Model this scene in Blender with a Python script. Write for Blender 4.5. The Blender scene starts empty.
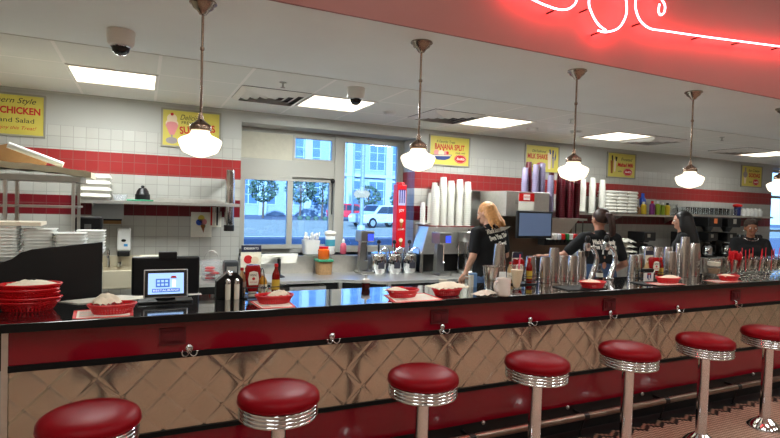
import bpy, math, random
from mathutils import Vector, Matrix
from mathutils.bvhtree import BVHTree
random.seed(7)
sc = bpy.context.scene
C = sc.collection
PI = math.pi
rnd = random.uniform

# ------------------------------------------------------------------ camera
YAW, PIT, ROL = map(math.radians, (25.286, -1.517, 1.7726))
FPX, CAMH = 524.8, 1.6
fw = Vector((math.sin(YAW)*math.cos(PIT), math.cos(YAW)*math.cos(PIT), math.sin(PIT)))
rr = Vector((math.cos(YAW), -math.sin(YAW), 0)); uu = rr.cross(fw)
cr, sr = math.cos(ROL), math.sin(ROL)
rt, up = cr*rr + sr*uu, -sr*rr + cr*uu
CP = Vector((0, 0, CAMH))
def W(px, py, ax, val):
    """the point of the real plane axis=val that the photograph shows at px,py"""
    d = fw + (px-390)/FPX*rt - (py-219)/FPX*up
    return CP + d*((val-CP[ax])/d[ax])
cam = bpy.data.cameras.new('camera'); cam.sensor_width = 36; cam.lens = FPX/780*36
cam.clip_start = .05; cam.clip_end = 500
co = bpy.data.objects.new('camera', cam); C.objects.link(co)
m = Matrix((rt, up, -fw)).transposed().to_4x4(); m.translation = CP
co.matrix_world = m
sc.camera = co

# ------------------------------------------------------------------ materials
def lin(c):
    return tuple(((x/255)/12.92 if x/255 <= .04045 else ((x/255+.055)/1.055)**2.4) for x in c)
MATS = {}
def mat(name, rgb=(200,200,200), rough=.5, metal=0, emit=0, ecol=None, trans=0, ior=1.45, alpha=1, noise=.0, nscale=20, bump=0, coat=0, spec=.5):
    if name in MATS: return MATS[name]
    M = bpy.data.materials.new(name); M.use_nodes = True; MATS[name] = M
    nt = M.node_tree; b = nt.nodes['Principled BSDF']
    c = lin(rgb)
    b.inputs['Base Color'].default_value = (*c, 1)
    b.inputs['Roughness'].default_value = rough; b.inputs['Metallic'].default_value = metal
    b.inputs['Transmission Weight'].default_value = trans; b.inputs['IOR'].default_value = ior
    b.inputs['Alpha'].default_value = alpha; b.inputs['Coat Weight'].default_value = coat
    b.inputs['Specular IOR Level'].default_value = spec
    if emit:
        b.inputs['Emission Color'].default_value = (*(lin(ecol) if ecol else c), 1)
        b.inputs['Emission Strength'].default_value = emit
    if noise or bump:
        tc = nt.nodes.new('ShaderNodeTexCoord'); n = nt.nodes.new('ShaderNodeTexNoise')
        n.inputs['Scale'].default_value = nscale; n.inputs['Detail'].default_value = 4
        nt.links.new(tc.outputs['Object'], n.inputs['Vector'])
        if noise:
            mr = nt.nodes.new('ShaderNodeMapRange'); mr.inputs['To Min'].default_value = 1-noise; mr.inputs['To Max'].default_value = 1+noise
            mr.inputs['From Min'].default_value = .3; mr.inputs['From Max'].default_value = .7
            mx = nt.nodes.new('ShaderNodeVectorMath'); mx.operation = 'SCALE'; mx.inputs[0].default_value = c
            nt.links.new(n.outputs['Fac'], mr.inputs['Value']); nt.links.new(mr.outputs[0], mx.inputs['Scale'])
            nt.links.new(mx.outputs[0], b.inputs['Base Color'])
        if bump:
            bp = nt.nodes.new('ShaderNodeBump'); bp.inputs['Strength'].default_value = bump; bp.inputs['Distance'].default_value = .01
            nt.links.new(n.outputs['Fac'], bp.inputs['Height']); nt.links.new(bp.outputs[0], b.inputs['Normal'])
    return M
CHROME = mat('polished chrome', (222,226,230), .09, 1)
STEEL = mat('brushed stainless steel', (212,210,204), .4, 1, noise=.05, nscale=30)
STEELD = mat('worn stainless steel', (186,184,178), .45, 1, noise=.1, nscale=12)
CUPST = mat('satin malt cup steel', (205,200,196), .2, 1)
BLACK = mat('black plastic', (14,14,15), .4)
BLACKM = mat('matt black laminate', (12,12,13), .6, noise=.15)
WHITE = mat('white plastic', (225,225,220), .4)
FOAM = mat('white foam', (232,230,222), .8, noise=.03)
PAPER = mat('white paper', (230,226,212), .9, noise=.04, nscale=60)
CREAM = mat('cream paper', (236,228,206), .9, noise=.05)
CARD = mat('brown cardboard', (160,120,78), .9, noise=.08)
RED = mat('red basket plastic', (205,18,28), .35)
REDV = mat('red vinyl', (118,6,17), .4, spec=.1, noise=.04, nscale=8)
REDL = mat('dark red laminate', (122,8,26), .16, coat=.3, noise=.04, nscale=3)
REDT = mat('bright red plastic', (200,22,20), .3)
MAROON = mat('maroon cup plastic', (92,12,28), .35)
LILAC = mat('lilac cup plastic', (150,140,170), .35)
GLASS = mat('clear glass', (245,248,250), .03, trans=1, ior=1.45)
CLEARP = mat('clear plastic', (225,230,235), .2, alpha=.22)
SHAKE = mat('vanilla milkshake', (222,205,170), .5)
YELLOW = mat('sign yellow', (206,190,84), .45, noise=.04, nscale=6)
SFRAME = mat('sign frame grey', (150,146,132), .5)
INKR = mat('red ink', (190,26,28), .6); INKK = mat('black ink', (40,36,30), .6); INKW = mat('white ink', (235,230,220), .6)
INKB = mat('blue ink', (40,60,120), .6); INKP = mat('pink ink', (220,140,140), .6); INKO = mat('brown ink', (150,90,40), .6)
DENIM = mat('blue denim', (58,78,110), .9, noise=.15, nscale=60)
TEE = mat('black cotton', (15,15,17), .9, noise=.15, nscale=30, bump=.3)
GREEN = mat('green plastic', (60,150,110), .4)
BLUEP = mat('blue plastic', (40,80,180), .4)
WOOD = mat('warm tan surface', (190,165,130), .6)

def nn(nt, typ, **kw):
    n = nt.nodes.new(typ)
    for k, v in kw.items(): setattr(n, k, v)
    return n
def math_(nt, op, a, b=None, c=None):
    n = nt.nodes.new('ShaderNodeMath'); n.operation = op
    for i, x in enumerate((a, b, c)):
        if x is None: continue
        if isinstance(x, (int, float)): n.inputs[i].default_value = x
        else: nt.links.new(x, n.inputs[i])
    return n.outputs[0]
def mixc(nt, f, a, b):
    n = nt.nodes.new('ShaderNodeMix'); n.data_type = 'RGBA'
    nt.links.new(f, n.inputs[0])
    for i, x in ((6, a), (7, b)):
        if isinstance(x, tuple): n.inputs[i].default_value = (*lin(x), 1)
        else: nt.links.new(x, n.inputs[i])
    return n.outputs[2]

def tile_wall():
    M = bpy.data.materials.new('glazed wall tile with red bands'); M.use_nodes = True
    nt = M.node_tree; b = nt.nodes['Principled BSDF']
    tc = nn(nt, 'ShaderNodeTexCoord'); sp = nn(nt, 'ShaderNodeSeparateXYZ'); nt.links.new(tc.outputs['Object'], sp.inputs[0])
    T = .1085
    h = math_(nt, 'ADD', sp.outputs[0], sp.outputs[1])
    def groove(v, off):
        f = math_(nt, 'FRACT', math_(nt, 'DIVIDE', math_(nt, 'ADD', v, off), T))
        d = math_(nt, 'ABSOLUTE', math_(nt, 'SUBTRACT', f, .5))
        return math_(nt, 'GREATER_THAN', d, .474)
    g = math_(nt, 'MAXIMUM', groove(h, 50*T+.03), groove(sp.outputs[2], T*20-2.28+T*2))
    def band(z0, z1):
        return math_(nt, 'MULTIPLY', math_(nt, 'GREATER_THAN', sp.outputs[2], z0), math_(nt, 'LESS_THAN', sp.outputs[2], z1))
    hi = band(1.83, 2.045); lo = band(1.41, 1.60); paint = math_(nt, 'GREATER_THAN', sp.outputs[2], 2.28)
    # tile-to-tile variation
    fl = nn(nt, 'ShaderNodeCombineXYZ')
    nt.links.new(math_(nt, 'FLOOR', math_(nt, 'DIVIDE', math_(nt, 'ADD', h, 50*T+.03), T)), fl.inputs[0])
    nt.links.new(math_(nt, 'FLOOR', math_(nt, 'DIVIDE', math_(nt, 'ADD', sp.outputs[2], T*22-2.28), T)), fl.inputs[2])
    wn = nn(nt, 'ShaderNodeTexWhiteNoise'); nt.links.new(fl.outputs[0], wn.inputs[0])
    c1 = mixc(nt, wn.outputs[0], (186,185,177), (179,177,169))
    c2 = mixc(nt, wn.outputs[0], (156,44,44), (149,40,40))
    c3 = mixc(nt, wn.outputs[0], (120,14,30), (108,10,26))
    c = mixc(nt, hi, c1, c2); c = mixc(nt, lo, c, c3)
    gm = math_(nt, 'MULTIPLY', g, .45)
    c = mixc(nt, gm, c, (120,114,104))
    c = mixc(nt, paint, c, (178,177,170))
    nt.links.new(c, b.inputs['Base Color'])
    nt.links.new(math_(nt, 'MULTIPLY_ADD', paint, .4, .3), b.inputs['Roughness'])
    bp = nn(nt, 'ShaderNodeBump'); bp.inputs['Strength'].default_value = .5; bp.inputs['Distance'].default_value = .003; bp.invert = True
    nt.links.new(math_(nt, 'MULTIPLY', g, math_(nt, 'SUBTRACT', 1, paint)), bp.inputs['Height']); nt.links.new(bp.outputs[0], b.inputs['Normal'])
    return M
TILE = tile_wall()
def ceil_mat():
    M = bpy.data.materials.new('ceiling tiles in a grid'); M.use_nodes = True
    nt = M.node_tree; b = nt.nodes['Principled BSDF']
    tc = nn(nt, 'ShaderNodeTexCoord'); sp = nn(nt, 'ShaderNodeSeparateXYZ'); nt.links.new(tc.outputs['Object'], sp.inputs[0])
    def bar(v, off, T):
        f = math_(nt, 'FRACT', math_(nt, 'DIVIDE', math_(nt, 'ADD', v, off), T))
        d = math_(nt, 'ABSOLUTE', math_(nt, 'SUBTRACT', f, .5))
        return math_(nt, 'GREATER_THAN', d, .5-.012/T)
    g = math_(nt, 'MAXIMUM', bar(sp.outputs[0], .55+65, .65), bar(sp.outputs[1], -4.04+65, .65))
    n = nn(nt, 'ShaderNodeTexNoise'); n.inputs['Scale'].default_value = 3; nt.links.new(tc.outputs['Object'], n.inputs[0])
    c = mixc(nt, n.outputs[0], (222,224,218), (230,231,226))
    c = mixc(nt, g, c, (242,240,236))
    nt.links.new(c, b.inputs['Base Color']); b.inputs['Roughness'].default_value = .8
    return M
CEIL = ceil_mat()
GYP = mat('painted gypsum', (228,234,232), .75, noise=.02, nscale=2)
FASC = mat('terracotta painted fascia', (140,84,76), .55, noise=.03, nscale=2)
def floor_mat():
    M = bpy.data.materials.new('small mosaic floor with black stepped border'); M.use_nodes = True
    nt = M.node_tree; b = nt.nodes['Principled BSDF']
    tc = nn(nt, 'ShaderNodeTexCoord'); sp = nn(nt, 'ShaderNodeSeparateXYZ'); nt.links.new(tc.outputs['Object'], sp.inputs[0])
    X, Y = sp.outputs[0], sp.outputs[1]; T = .027
    def cell(v): return math_(nt, 'FLOOR', math_(nt, 'DIVIDE', math_(nt, 'ADD', v, 27), T))
    def edge(v):
        f = math_(nt, 'FRACT', math_(nt, 'DIVIDE', math_(nt, 'ADD', v, 27), T))
        return math_(nt, 'ABSOLUTE', math_(nt, 'SUBTRACT', f, .5))
    dx, dy = edge(X), edge(Y)
    rad = math_(nt, 'SQRT', math_(nt, 'ADD', math_(nt, 'POWER', dx, 2), math_(nt, 'POWER', dy, 2)))
    g = math_(nt, 'GREATER_THAN', rad, .44)
    fl = nn(nt, 'ShaderNodeCombineXYZ'); nt.links.new(cell(X), fl.inputs[0]); nt.links.new(cell(Y), fl.inputs[1])
    wn = nn(nt, 'ShaderNodeTexWhiteNoise'); nt.links.new(fl.outputs[0], wn.inputs[0])
    c = mixc(nt, wn.outputs[0], (192,160,138), (208,178,156))
    c = mixc(nt, g, c, (112,80,66))
    step = math_(nt, 'MULTIPLY', math_(nt, 'ABSOLUTE', math_(nt, 'SUBTRACT', math_(nt, 'MODULO', cell(X), 6), 3)), T*.6)
    black = math_(nt, 'GREATER_THAN', Y, math_(nt, 'ADD', 2.62, step))
    line = math_(nt, 'GREATER_THAN', Y, math_(nt, 'ADD', 2.655, step))
    line2 = math_(nt, 'GREATER_THAN', Y, math_(nt, 'ADD', 2.68, step))
    c = mixc(nt, black, c, (18,15,15)); c = mixc(nt, line, c, (150,116,96)); c = mixc(nt, line2, c, (18,15,15))
    nt.links.new(c, b.inputs['Base Color']); b.inputs['Roughness'].default_value = .45
    return M
FLOOR = floor_mat()

# ------------------------------------------------------------------ mesh builder
class MB:
    def __init__(s): s.v = []; s.f = []
    def add(s, vs, fs):
        n = len(s.v); s.v += [tuple(v) for v in vs]; s.f += [tuple(i+n for i in f) for f in fs]; return s
    def box(s, x0, x1, y0, y1, z0, z1, M=None):
        vs = [Vector((x, y, z)) for z in (z0, z1) for y in (y0, y1) for x in (x0, x1)]
        if M: vs = [M @ v for v in vs]
        return s.add(vs, [(0,2,3,1),(4,5,7,6),(0,1,5,4),(2,6,7,3),(0,4,6,2),(1,3,7,5)])
    def cbox(s, cx, cy, z0, sx, sy, sz, M=None): return s.box(cx-sx/2, cx+sx/2, cy-sy/2, cy+sy/2, z0, z0+sz, M)
    def lathe(s, prof, n=24, c=(0,0,0), sx=1, sy=1, M=None):
        vs = []; fs = []
        for r, z in prof:
            for k in range(n):
                a = 2*PI*k/n; v = Vector((c[0]+r*sx*math.cos(a), c[1]+r*sy*math.sin(a), c[2]+z))
                vs.append(M @ v if M else v)
        for i in range(len(prof)-1):
            for k in range(n):
                a, b = i*n+k, i*n+(k+1) % n
                fs.append((a, b, b+n, a+n))
        if prof[0][0] > 1e-6: fs.append(tuple(range(n-1, -1, -1)))
        if prof[-1][0] > 1e-6: fs.append(tuple((len(prof)-1)*n+k for k in range(n)))
        return s.add(vs, fs)
    def cyl(s, x, y, z0, z1, r, r2=None, n=20): return s.lathe([(r, z0), (r if r2 is None else r2, z1)], n, (x, y, 0))
    def tube(s, pts, r, n=8, closed=False):
        pts = [Vector(p) for p in pts]; L = len(pts)
        rs = r if isinstance(r, (list, tuple)) else [r]*L
        vs = []; fs = []; prev = None
        for i, p in enumerate(pts):
            if closed: t = pts[(i+1) % L]-pts[i-1]
            else: t = pts[min(i+1, L-1)]-pts[max(i-1, 0)]
            t.normalize()
            if prev is None:
                a = Vector((0,0,1)) if abs(t.z) < .9 else Vector((1,0,0))
                u = t.cross(a).normalized()
            else:
                u = (prev - t*prev.dot(t)).normalized()
            prev = u; w = t.cross(u)
            for k in range(n):
                an = 2*PI*k/n; vs.append(p + (u*math.cos(an)+w*math.sin(an))*rs[i])
        for i in range(L if closed else L-1):
            for k in range(n):
                j = (i+1) % L
                fs.append((i*n+k, i*n+(k+1) % n, j*n+(k+1) % n, j*n+k))
        if not closed:
            fs.append(tuple(range(n-1, -1, -1))); fs.append(tuple((L-1)*n+k for k in range(n)))
        return s.add(vs, fs)
    def prism(s, poly, a, b, plane='xz'):
        n = len(poly)
        def mk(p, t): return {'xz': (p[0], t, p[1]), 'xy': (p[0], p[1], t), 'yz': (t, p[0], p[1])}[plane]
        vs = [mk(p, a) for p in poly]+[mk(p, b) for p in poly]
        return s.add(vs, [tuple(range(n)), tuple(range(2*n-1, n-1, -1))]+[(i, i+n, (i+1) % n+n, (i+1) % n) for i in range(n)])
    def ell(s, c, r, M=None, n=16, m=10):
        prof = [(math.sin(PI*i/m), -math.cos(PI*i/m)) for i in range(m+1)]
        prof[0] = (0, -1); prof[-1] = (0, 1)
        q = Matrix.Translation(c) @ (M.to_4x4() if M else Matrix()) @ Matrix.Diagonal((*((r,)*3 if isinstance(r, (int, float)) else r), 1))
        return s.lathe(prof, n, M=q)
    def cap(s, p0, p1, r0, r1, n=12):
        s.ell(p0, r0, n=n, m=8); s.ell(p1, r1, n=n, m=8)
        return s.tube([p0, p1], [r0, r1], n)
    def mesh(s, name, smooth=False, ang=35):
        me = bpy.data.meshes.new(name); me.from_pydata(s.v, [], s.f); me.validate()
        import bmesh
        bm = bmesh.new(); bm.from_mesh(me); bmesh.ops.remove_doubles(bm, verts=bm.verts, dist=1e-6)
        bmesh.ops.recalc_face_normals(bm, faces=bm.faces); bm.to_mesh(me); bm.free()
        if smooth:
            me.polygons.foreach_set('use_smooth', [True]*len(me.polygons)); me.set_sharp_from_angle(angle=math.radians(ang))
        return me
    def build(s, name, m, parent=None, smooth=False, bevel=0, loc=None, rz=0, ang=35):
        me = s.mesh(name, smooth, ang); me.materials.append(m)
        o = bpy.data.objects.new(name, me); C.objects.link(o)
        if parent: o.parent = parent
        if loc is not None: o.location = loc
        o.rotation_euler.z = rz
        if bevel:
            b = o.modifiers.new('bevel', 'BEVEL'); b.width = bevel; b.segments = 2; b.limit_method = 'ANGLE'
        return o
def tag(o, label, cat, group=None):
    o['label'] = label; o['category'] = cat
    if group: o['group'] = group
    return o
def thing(name, label, cat, loc=(0,0,0), rz=0, group=None):
    o = bpy.data.objects.new(name, None); o.empty_display_size = .05; C.objects.link(o)
    o.location = loc; o.rotation_euler.z = rz
    return tag(o, label, cat, group)
def struct(o): o['kind'] = 'structure'; return o
def copy_tree(o, loc=None, rz=None, label=None, group=None, parent=None):
    c = o.copy(); C.objects.link(c)
    if parent is not None: c.parent = parent
    if loc is not None: c.location = loc
    if rz is not None: c.rotation_euler.z = rz
    if label: c['label'] = label
    if group: c['group'] = group
    for ch in list(o.children): copy_tree(ch, parent=c)
    return c
def place(proto, loc, rz=0, label=None, group=None):
    """first use moves the prototype, later ones copy it"""
    if not proto.get('_used'):
        proto['_used'] = 1; proto.location = loc; proto.rotation_euler.z = rz
        if label: proto['label'] = label
        if group: proto['group'] = group
        return proto
    return copy_tree(proto, loc, rz, label, group)
RX = Matrix.Rotation(PI/2, 4, 'X')
def text(s, size, m, name, parent, M, shear=0, bold=0, ext=.0008, align='CENTER', sx=1, space=1, fit=None):
    cu = bpy.data.curves.new('t', 'FONT'); cu.body = s; cu.size = size; cu.shear = shear; cu.offset = bold; cu.extrude = ext
    cu.align_x = align; cu.align_y = 'CENTER'; cu.space_character = space; cu.resolution_u = 3
    t = bpy.data.objects.new('t', cu); C.objects.link(t)
    me = bpy.data.meshes.new_from_object(t.evaluated_get(bpy.context.evaluated_depsgraph_get()))
    bpy.data.objects.remove(t)
    if fit:
        w = max(v.co.x for v in me.vertices)-min(v.co.x for v in me.vertices); sx = fit/w
    me.transform(M @ Matrix.Diagonal((sx, 1, 1, 1))); me.name = name
    me.materials.clear(); me.materials.append(m)
    o = bpy.data.objects.new(name, me); C.objects.link(o); o.parent = parent
    return o

# ------------------------------------------------------------------ setting
ZC, YW, YWIN, XR, XL = 2.6, 6.02, 6.40, 12.6, -2.4
struct(MB().box(XL, XR, -6, 6.5, -.1, 0).build('floor', FLOOR))
struct(MB().box(XL, XR, 4.04, 6.5, ZC, ZC+.05).build('ceiling', CEIL))
struct(MB().box(XL, XR, 2.655, 4.04, ZC, ZC+.05).build('ceiling', GYP))
struct(MB().box(XL, XR, 2.64, 2.655, ZC-.002, 4.0).build('wall_soffit', FASC))
struct(MB().box(XL, XR, 4.036, 4.044, ZC-.004, ZC+.001).build('trim_1', mat('ceiling edge trim', (205,203,196), .6)))
WX0, WX1, WZ0, WZ1 = .985, 3.18, .975, 2.475      # kitchen window opening
VX0 = 10.95                                        # right window opening
bw = MB()
bw.box(XL, WX0, YW, 6.5, 0, 4.0); bw.box(WX0, WX1, YW, 6.5, 0, WZ0); bw.box(WX0, WX1, YW, 6.5, WZ1, 4.0)
bw.box(WX1, VX0, YW, 6.5, 0, 4.0); bw.box(VX0, 12.4, YW, 6.5, 0, .5); bw.box(VX0, 12.4, YW, 6.5, 2.55, 4.0); bw.box(12.4, XR, YW, 6.5, 0, 4)
struct(bw.build('wall_back', TILE))
PLAIN = mat('plain painted wall', (196,188,170), .7, noise=.03, nscale=2)
struct(MB().box(XL-.1, XL, -6, 6.5, 0, 4.0).build('wall_left', PLAIN))
struct(MB().box(XR, XR+.1, -6, 6.5, 0, 4.0).build('wall_right', PLAIN))
fwall = MB(); fxs = [(-1.6,.6),(1.9,4.1),(5.4,7.6),(8.9,11.1)]
fwall.box(XL-.1, XR+.1, -6.1, -6, 0, .75); fwall.box(XL-.1, XR+.1, -6.1, -6, 2.7, 4.0)
e_ = [XL-.1]+[v for p in fxs for v in p]+[XR+.1]
for a, b in zip(e_[::2], e_[1::2]): fwall.box(a, b, -6.1, -6, .75, 2.7)
struct(fwall.build('wall_front', mat('warm tan dining wall', (205,200,185), .7, noise=.05, nscale=1)))
struct(MB().box(XL-.1, XR+.1, -6.1, 6.5, 4.0, 4.1).build('ceiling', mat('dining ceiling paint', (190,180,165), .8)))
struct(MB().box(XL-.3, XR+.3, -6.3, 6.8, 4.1, 5.5).build('roof_shade_block', PLAIN))  # unseen roof mass, put in to cast the building's shadow outside
struct(MB().box(XL, XR, YW-.004, YW, ZC-.02, ZC).build('trim_3', mat('wall angle trim', (190,188,180), .6)))

struct(MB().box(XL, XR, 3.40, 6.0, 0, .004).build('floor', mat('pale bounce floor', (228,228,225), .6, noise=.05)))  # unseen pale floor layer added to bounce light up to the ceiling
DARKG = bpy.data.materials.new('added front window glass'); DARKG.use_nodes = True
_n = DARKG.node_tree; _n.nodes.remove(_n.nodes['Principled BSDF']); _t = _n.nodes.new('ShaderNodeBsdfTransparent'); _t.inputs[0].default_value = (.5,.55,.6,1); _n.links.new(_t.outputs[0], _n.nodes['Material Output'].inputs[0])
for i_, (a, b) in enumerate(fxs):  # unseen front windows added for cool light and contrast in the reflections
    fw_ = bpy.data.objects.new('window_%d' % (i_+3), None); C.objects.link(fw_); fw_.location = (0,-6.05,0); struct(fw_)
    MB().box(a, b, -.01, 0, .75, 2.7).build('pane', DARKG, fw_)
    q_ = MB(); q_.box(a,b,-.04,.04,.75,.81); q_.box(a,b,-.04,.04,2.64,2.7)
    for x_ in (a,(a+b)/2-.03,b-.06): q_.box(x_,x_+.06,-.04,.04,.81,2.64)
    q_.build('window_frame', PLAIN, fw_)
# unseen booths added as dark contrast for the chrome and steel reflections
BV = mat('booth maroon vinyl', (70,8,16), .4)
bo = thing('added_booth', '', 'booth')
MB().box(-.6,.6,-.1,.1,.1,1.1).build('backrest', BV, bo, bevel=.03); MB().box(-.6,.6,.1,.55,.1,.46).build('seat', BV, bo, bevel=.03); MB().box(-.58,.58,-.08,.5,0,.1).build('plinth', BLACK, bo)
for i_ in range(6):
    for y_ in (-5.2,): place(bo, (-1.2+2.3*i_, y_, 0), 0, 'unseen maroon booth added behind the viewer for dark reflections', 'added booths for dark reflections')
# window unit 1: frame set back in the wall
WF = mat('aluminium window frame', (176,174,164), .45, .1)
WG = mat('faintly blue window glass', (160,205,240), .02, trans=0, alpha=.3)
def glassmat():
    M = bpy.data.materials.new('blue tinted window glass'); M.use_nodes = True; nt = M.node_tree
    nt.nodes.remove(nt.nodes['Principled BSDF']); out = nt.nodes['Material Output']
    t = nn(nt, 'ShaderNodeBsdfTransparent'); t.inputs[0].default_value = (.52, .69, .93, 1)
    g = nn(nt, 'ShaderNodeBsdfGlossy'); g.inputs['Roughness'].default_value = .03
    mx = nn(nt, 'ShaderNodeMixShader'); mx.inputs[0].default_value = .06
    nt.links.new(t.outputs[0], mx.inputs[1]); nt.links.new(g.outputs[0], mx.inputs[2]); nt.links.new(mx.outputs[0], out.inputs[0])
    return M
WG = glassmat()
def fr(mb, x0, x1, z0, z1, w, y0, y1):
    mb.box(x0, x1, y0, y1, z0, z0+w); mb.box(x0, x1, y0, y1, z1-w, z1)
    mb.box(x0, x0+w, y0, y1, z0+w, z1-w); mb.box(x1-w, x1, y0, y1, z0+w, z1-w)
win = thing('window_1', 'x', 'window', (0, YWIN, 0)); struct(win)
del win['label']; del win['category']
s_ = YWIN/YW
def wx(px): return W(px, 190, 1, YWIN).x
xm = wx(337)          # mullion
xa, xb = wx(243), wx(403)
zt = WZ1; zb = WZ0
mb = MB(); fr(mb, WX0, WX1, zb, zt, .05, -.04, .06); mb.box(xm-.055, xm+.055, -.06, .07, zb, zt)
mb.build('window_frame', WF, win, bevel=.004)
zh = W(290, 171, 1, YWIN).z                      # header between upper lights and sliders
zs = W(290, 177, 1, YWIN).z
zu = W(310, 162, 1, YWIN).z
xs1 = wx(290.5)
mb = MB(); mb.box(WX0+.05, xm-.055, -.05, .06, zs, zu)
mb.build('window_header', WF, win, bevel=.004)
mb = MB(); mb.box(WX0+.05, wx(291), -.03, .02, zu, zt-.05)
mb.build('closed_panel', mat('cream filler panel', (205,200,180), .6, noise=.04), win, bevel=.003)
mb = MB(); fr(mb, wx(291), xm-.055, zu-.001, zt-.05, .035, -.035, .02); mb.build('transom_frame', WF, win, bevel=.003)
MB().box(wx(291)+.035, xm-.09, -.004, 0, zu+.03, zt-.085).build('pane', WG, win)
mb = MB(); fr(mb, WX0+.05, xs1, zb+.05, zs, .055, -.075, -.02); mb.build('sliding_sash', WF, win, bevel=.004)
MB().box(WX0+.1, xs1-.05, -.05, -.046, zb+.1, zs-.05).build('pane', WG, win)
mb = MB(); fr(mb, xs1-.02, xm-.055, zb+.05, zs, .05, -.01, .045); mb.build('sliding_sash', WF, win, bevel=.004)
MB().box(xs1+.03, xm-.1, .015, .019, zb+.1, zs-.05).build('pane', WG, win)
mb = MB(); fr(mb, xm+.055, WX1-.05, zb+.05, zt-.05, .035, -.03, .03); mb.build('fixed_frame', WF, win, bevel=.004)
MB().box(xm+.09, WX1-.085, 0, .004, zb+.08, zt-.08).build('pane', WG, win)
mb = MB(); mb.ell((xm-.09, -.09, zs-.03), .03); mb.tube([(xm-.09,-.08,zs-.05), (xm-.09,-.08,zs-.45)], .008); mb.build('sash_latch', BLACK, win, smooth=True)
mb = MB().box(WX0, WX1, YW-.03, YWIN-.04, zb-.03, zb); o = struct(mb.build('trim_4', STEEL))
# window 2 at the far right
w2 = thing('window_2', 'x', 'window', (0, 6.3, 0)); struct(w2); del w2['label']; del w2['category']
mb = MB(); fr(mb, VX0, 12.4, .5, 2.55, .05, 0, .08); mb.box(11.4, 11.45, 0, .08, .5, 2.55); mb.box(VX0, 12.4, 0, .08, 1.98, 2.03); mb.box(VX0,12.4,0,.08,1.3,1.34); mb.build('window_frame', WF, w2)
MB().box(VX0+.04, 12.36, .03, .035, .54, 2.51).build('pane', WG, w2)

# ceiling panels, vents, cameras and detectors
LP = mat('light diffuser', (255,246,226), .5, emit=3, ecol=(255,240,214))
lp0 = None
side = ['above the wall shelf at left', 'above the kitchen window', 'left of the milk shake sign', 'right of the milk shake sign', 'over the far right window']
for i, x0 in enumerate((-.55, 1.40, 3.35, 5.30, 8.62)):
    if lp0 is None:
        lp0 = thing('ceiling_light', '', 'ceiling light')
        f = MB(); fr(f, 0, .65, 0, .65, .02, 0, .012)
        f.v = [(x, z, -y) for x, y, z in f.v]; f.build('frame', WHITE, lp0)
        MB().box(.02, .63, .02, .63, -.004, .02).build('diffuser', LP, lp0)
    place(lp0, (x0, 4.69, ZC-.001), 0, 'square recessed ceiling light panel '+side[i], 'recessed ceiling light panels')
VM = mat('vent white metal', (232,230,224), .5); VD = mat('vent dark throat', (60,60,60), .8)
v0 = thing('ceiling_vent', '', 'vent')
mb = MB()
for k in range(4):
    a = .31-k*.075; z = -.012-k*.0
    for sx, sy in ((1,0),(-1,0),(0,1),(0,-1)):
        w = .05
        if sx: vs = [(sx*a,-a,-.004),(sx*a,a,-.004),(sx*(a-w),a-w,-.03),(sx*(a-w),-(a-w),-.03)]
        else: vs = [(-a,sy*a,-.004),(a,sy*a,-.004),(a-w,sy*(a-w),-.03),(-(a-w),sy*(a-w),-.03)]
        vs2 = [(x,y,zz-.004) for x,y,zz in vs]
        mb.add(vs+vs2, [(0,1,2,3),(4,7,6,5),(0,4,5,1),(1,5,6,2),(2,6,7,3),(3,7,4,0)])
mb.build('louver', VM, v0)
MB().cbox(0,0,-.004,.62,.62,.004).build('throat', VD, v0)
for i, (x, nm) in enumerate(((1.075,'above the left end of kitchen window'), (3.0,'above the banana split sign'), (6.27,'above the malted milk sign'), (8.25,'left of the farthest ceiling light'))):
    place(v0, (x, 5.0, ZC-.001), 0, 'square louvered ceiling air vent '+nm, 'ceiling vents')
SMOKED = mat('smoked dome', (10,10,12), .06)
c0 = thing('security_camera', '', 'camera')
MB().lathe([(.078,0),(.08,-.012),(.074,-.075),(.066,-.088),(.05,-.092),(0,-.092)], 28).build('housing', mat('camera white', (222,220,214), .4), c0, True)
MB().lathe([(.052,-.088),(.052,-.1),(.045,-.125),(.028,-.142),(0,-.149)], 24).build('dome', SMOKED, c0, True)
MB().lathe([(.054,-.088),(.057,-.096),(.054,-.1),(.05,-.098)], 24).build('dome_ring', CHROME, c0, True)
p = W(121,31,2,ZC); place(c0, p, 0, 'white dome security camera on the left part of the ceiling', 'dome security cameras')
p = W(356,88,2,ZC); place(c0, p, 0, 'white dome security camera near the ceiling light above the window', 'dome security cameras')
d0 = tag(MB().lathe([(.07,0),(.07,-.012),(.055,-.03),(.03,-.034),(0,-.034)], 24).build('smoke_detector', WHITE, None, True), '', 'smoke detector')
for (px, py, nm) in ((390,112,'above the right end of the window'), (532,128,'above the milk shake sign'), (576,131,'behind the third pendant lamp rod')):
    place(d0, W(px,py,2,ZC), 0, 'round white ceiling smoke detector '+nm, 'ceiling smoke detectors')
s0 = thing('sprinkler_head', '', 'sprinkler')
MB().cyl(0,0,-.006,0,.03).build('escutcheon', CHROME, s0, True)
mb = MB().cyl(0,0,-.045,-.006,.008,n=10); mb.cyl(0,0,-.05,-.045,.02,n=12); mb.build('nozzle', STEELD, s0, True)
for (px, py, nm) in ((283,82,'beside the left air vent'), (571,119,'near the third pendant lamp'), (722,137,'at right near the fourth pendant lamp')):
    place(s0, W(px,py,2,ZC), 0, 'small ceiling sprinkler head '+nm, 'ceiling sprinkler heads')

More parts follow.
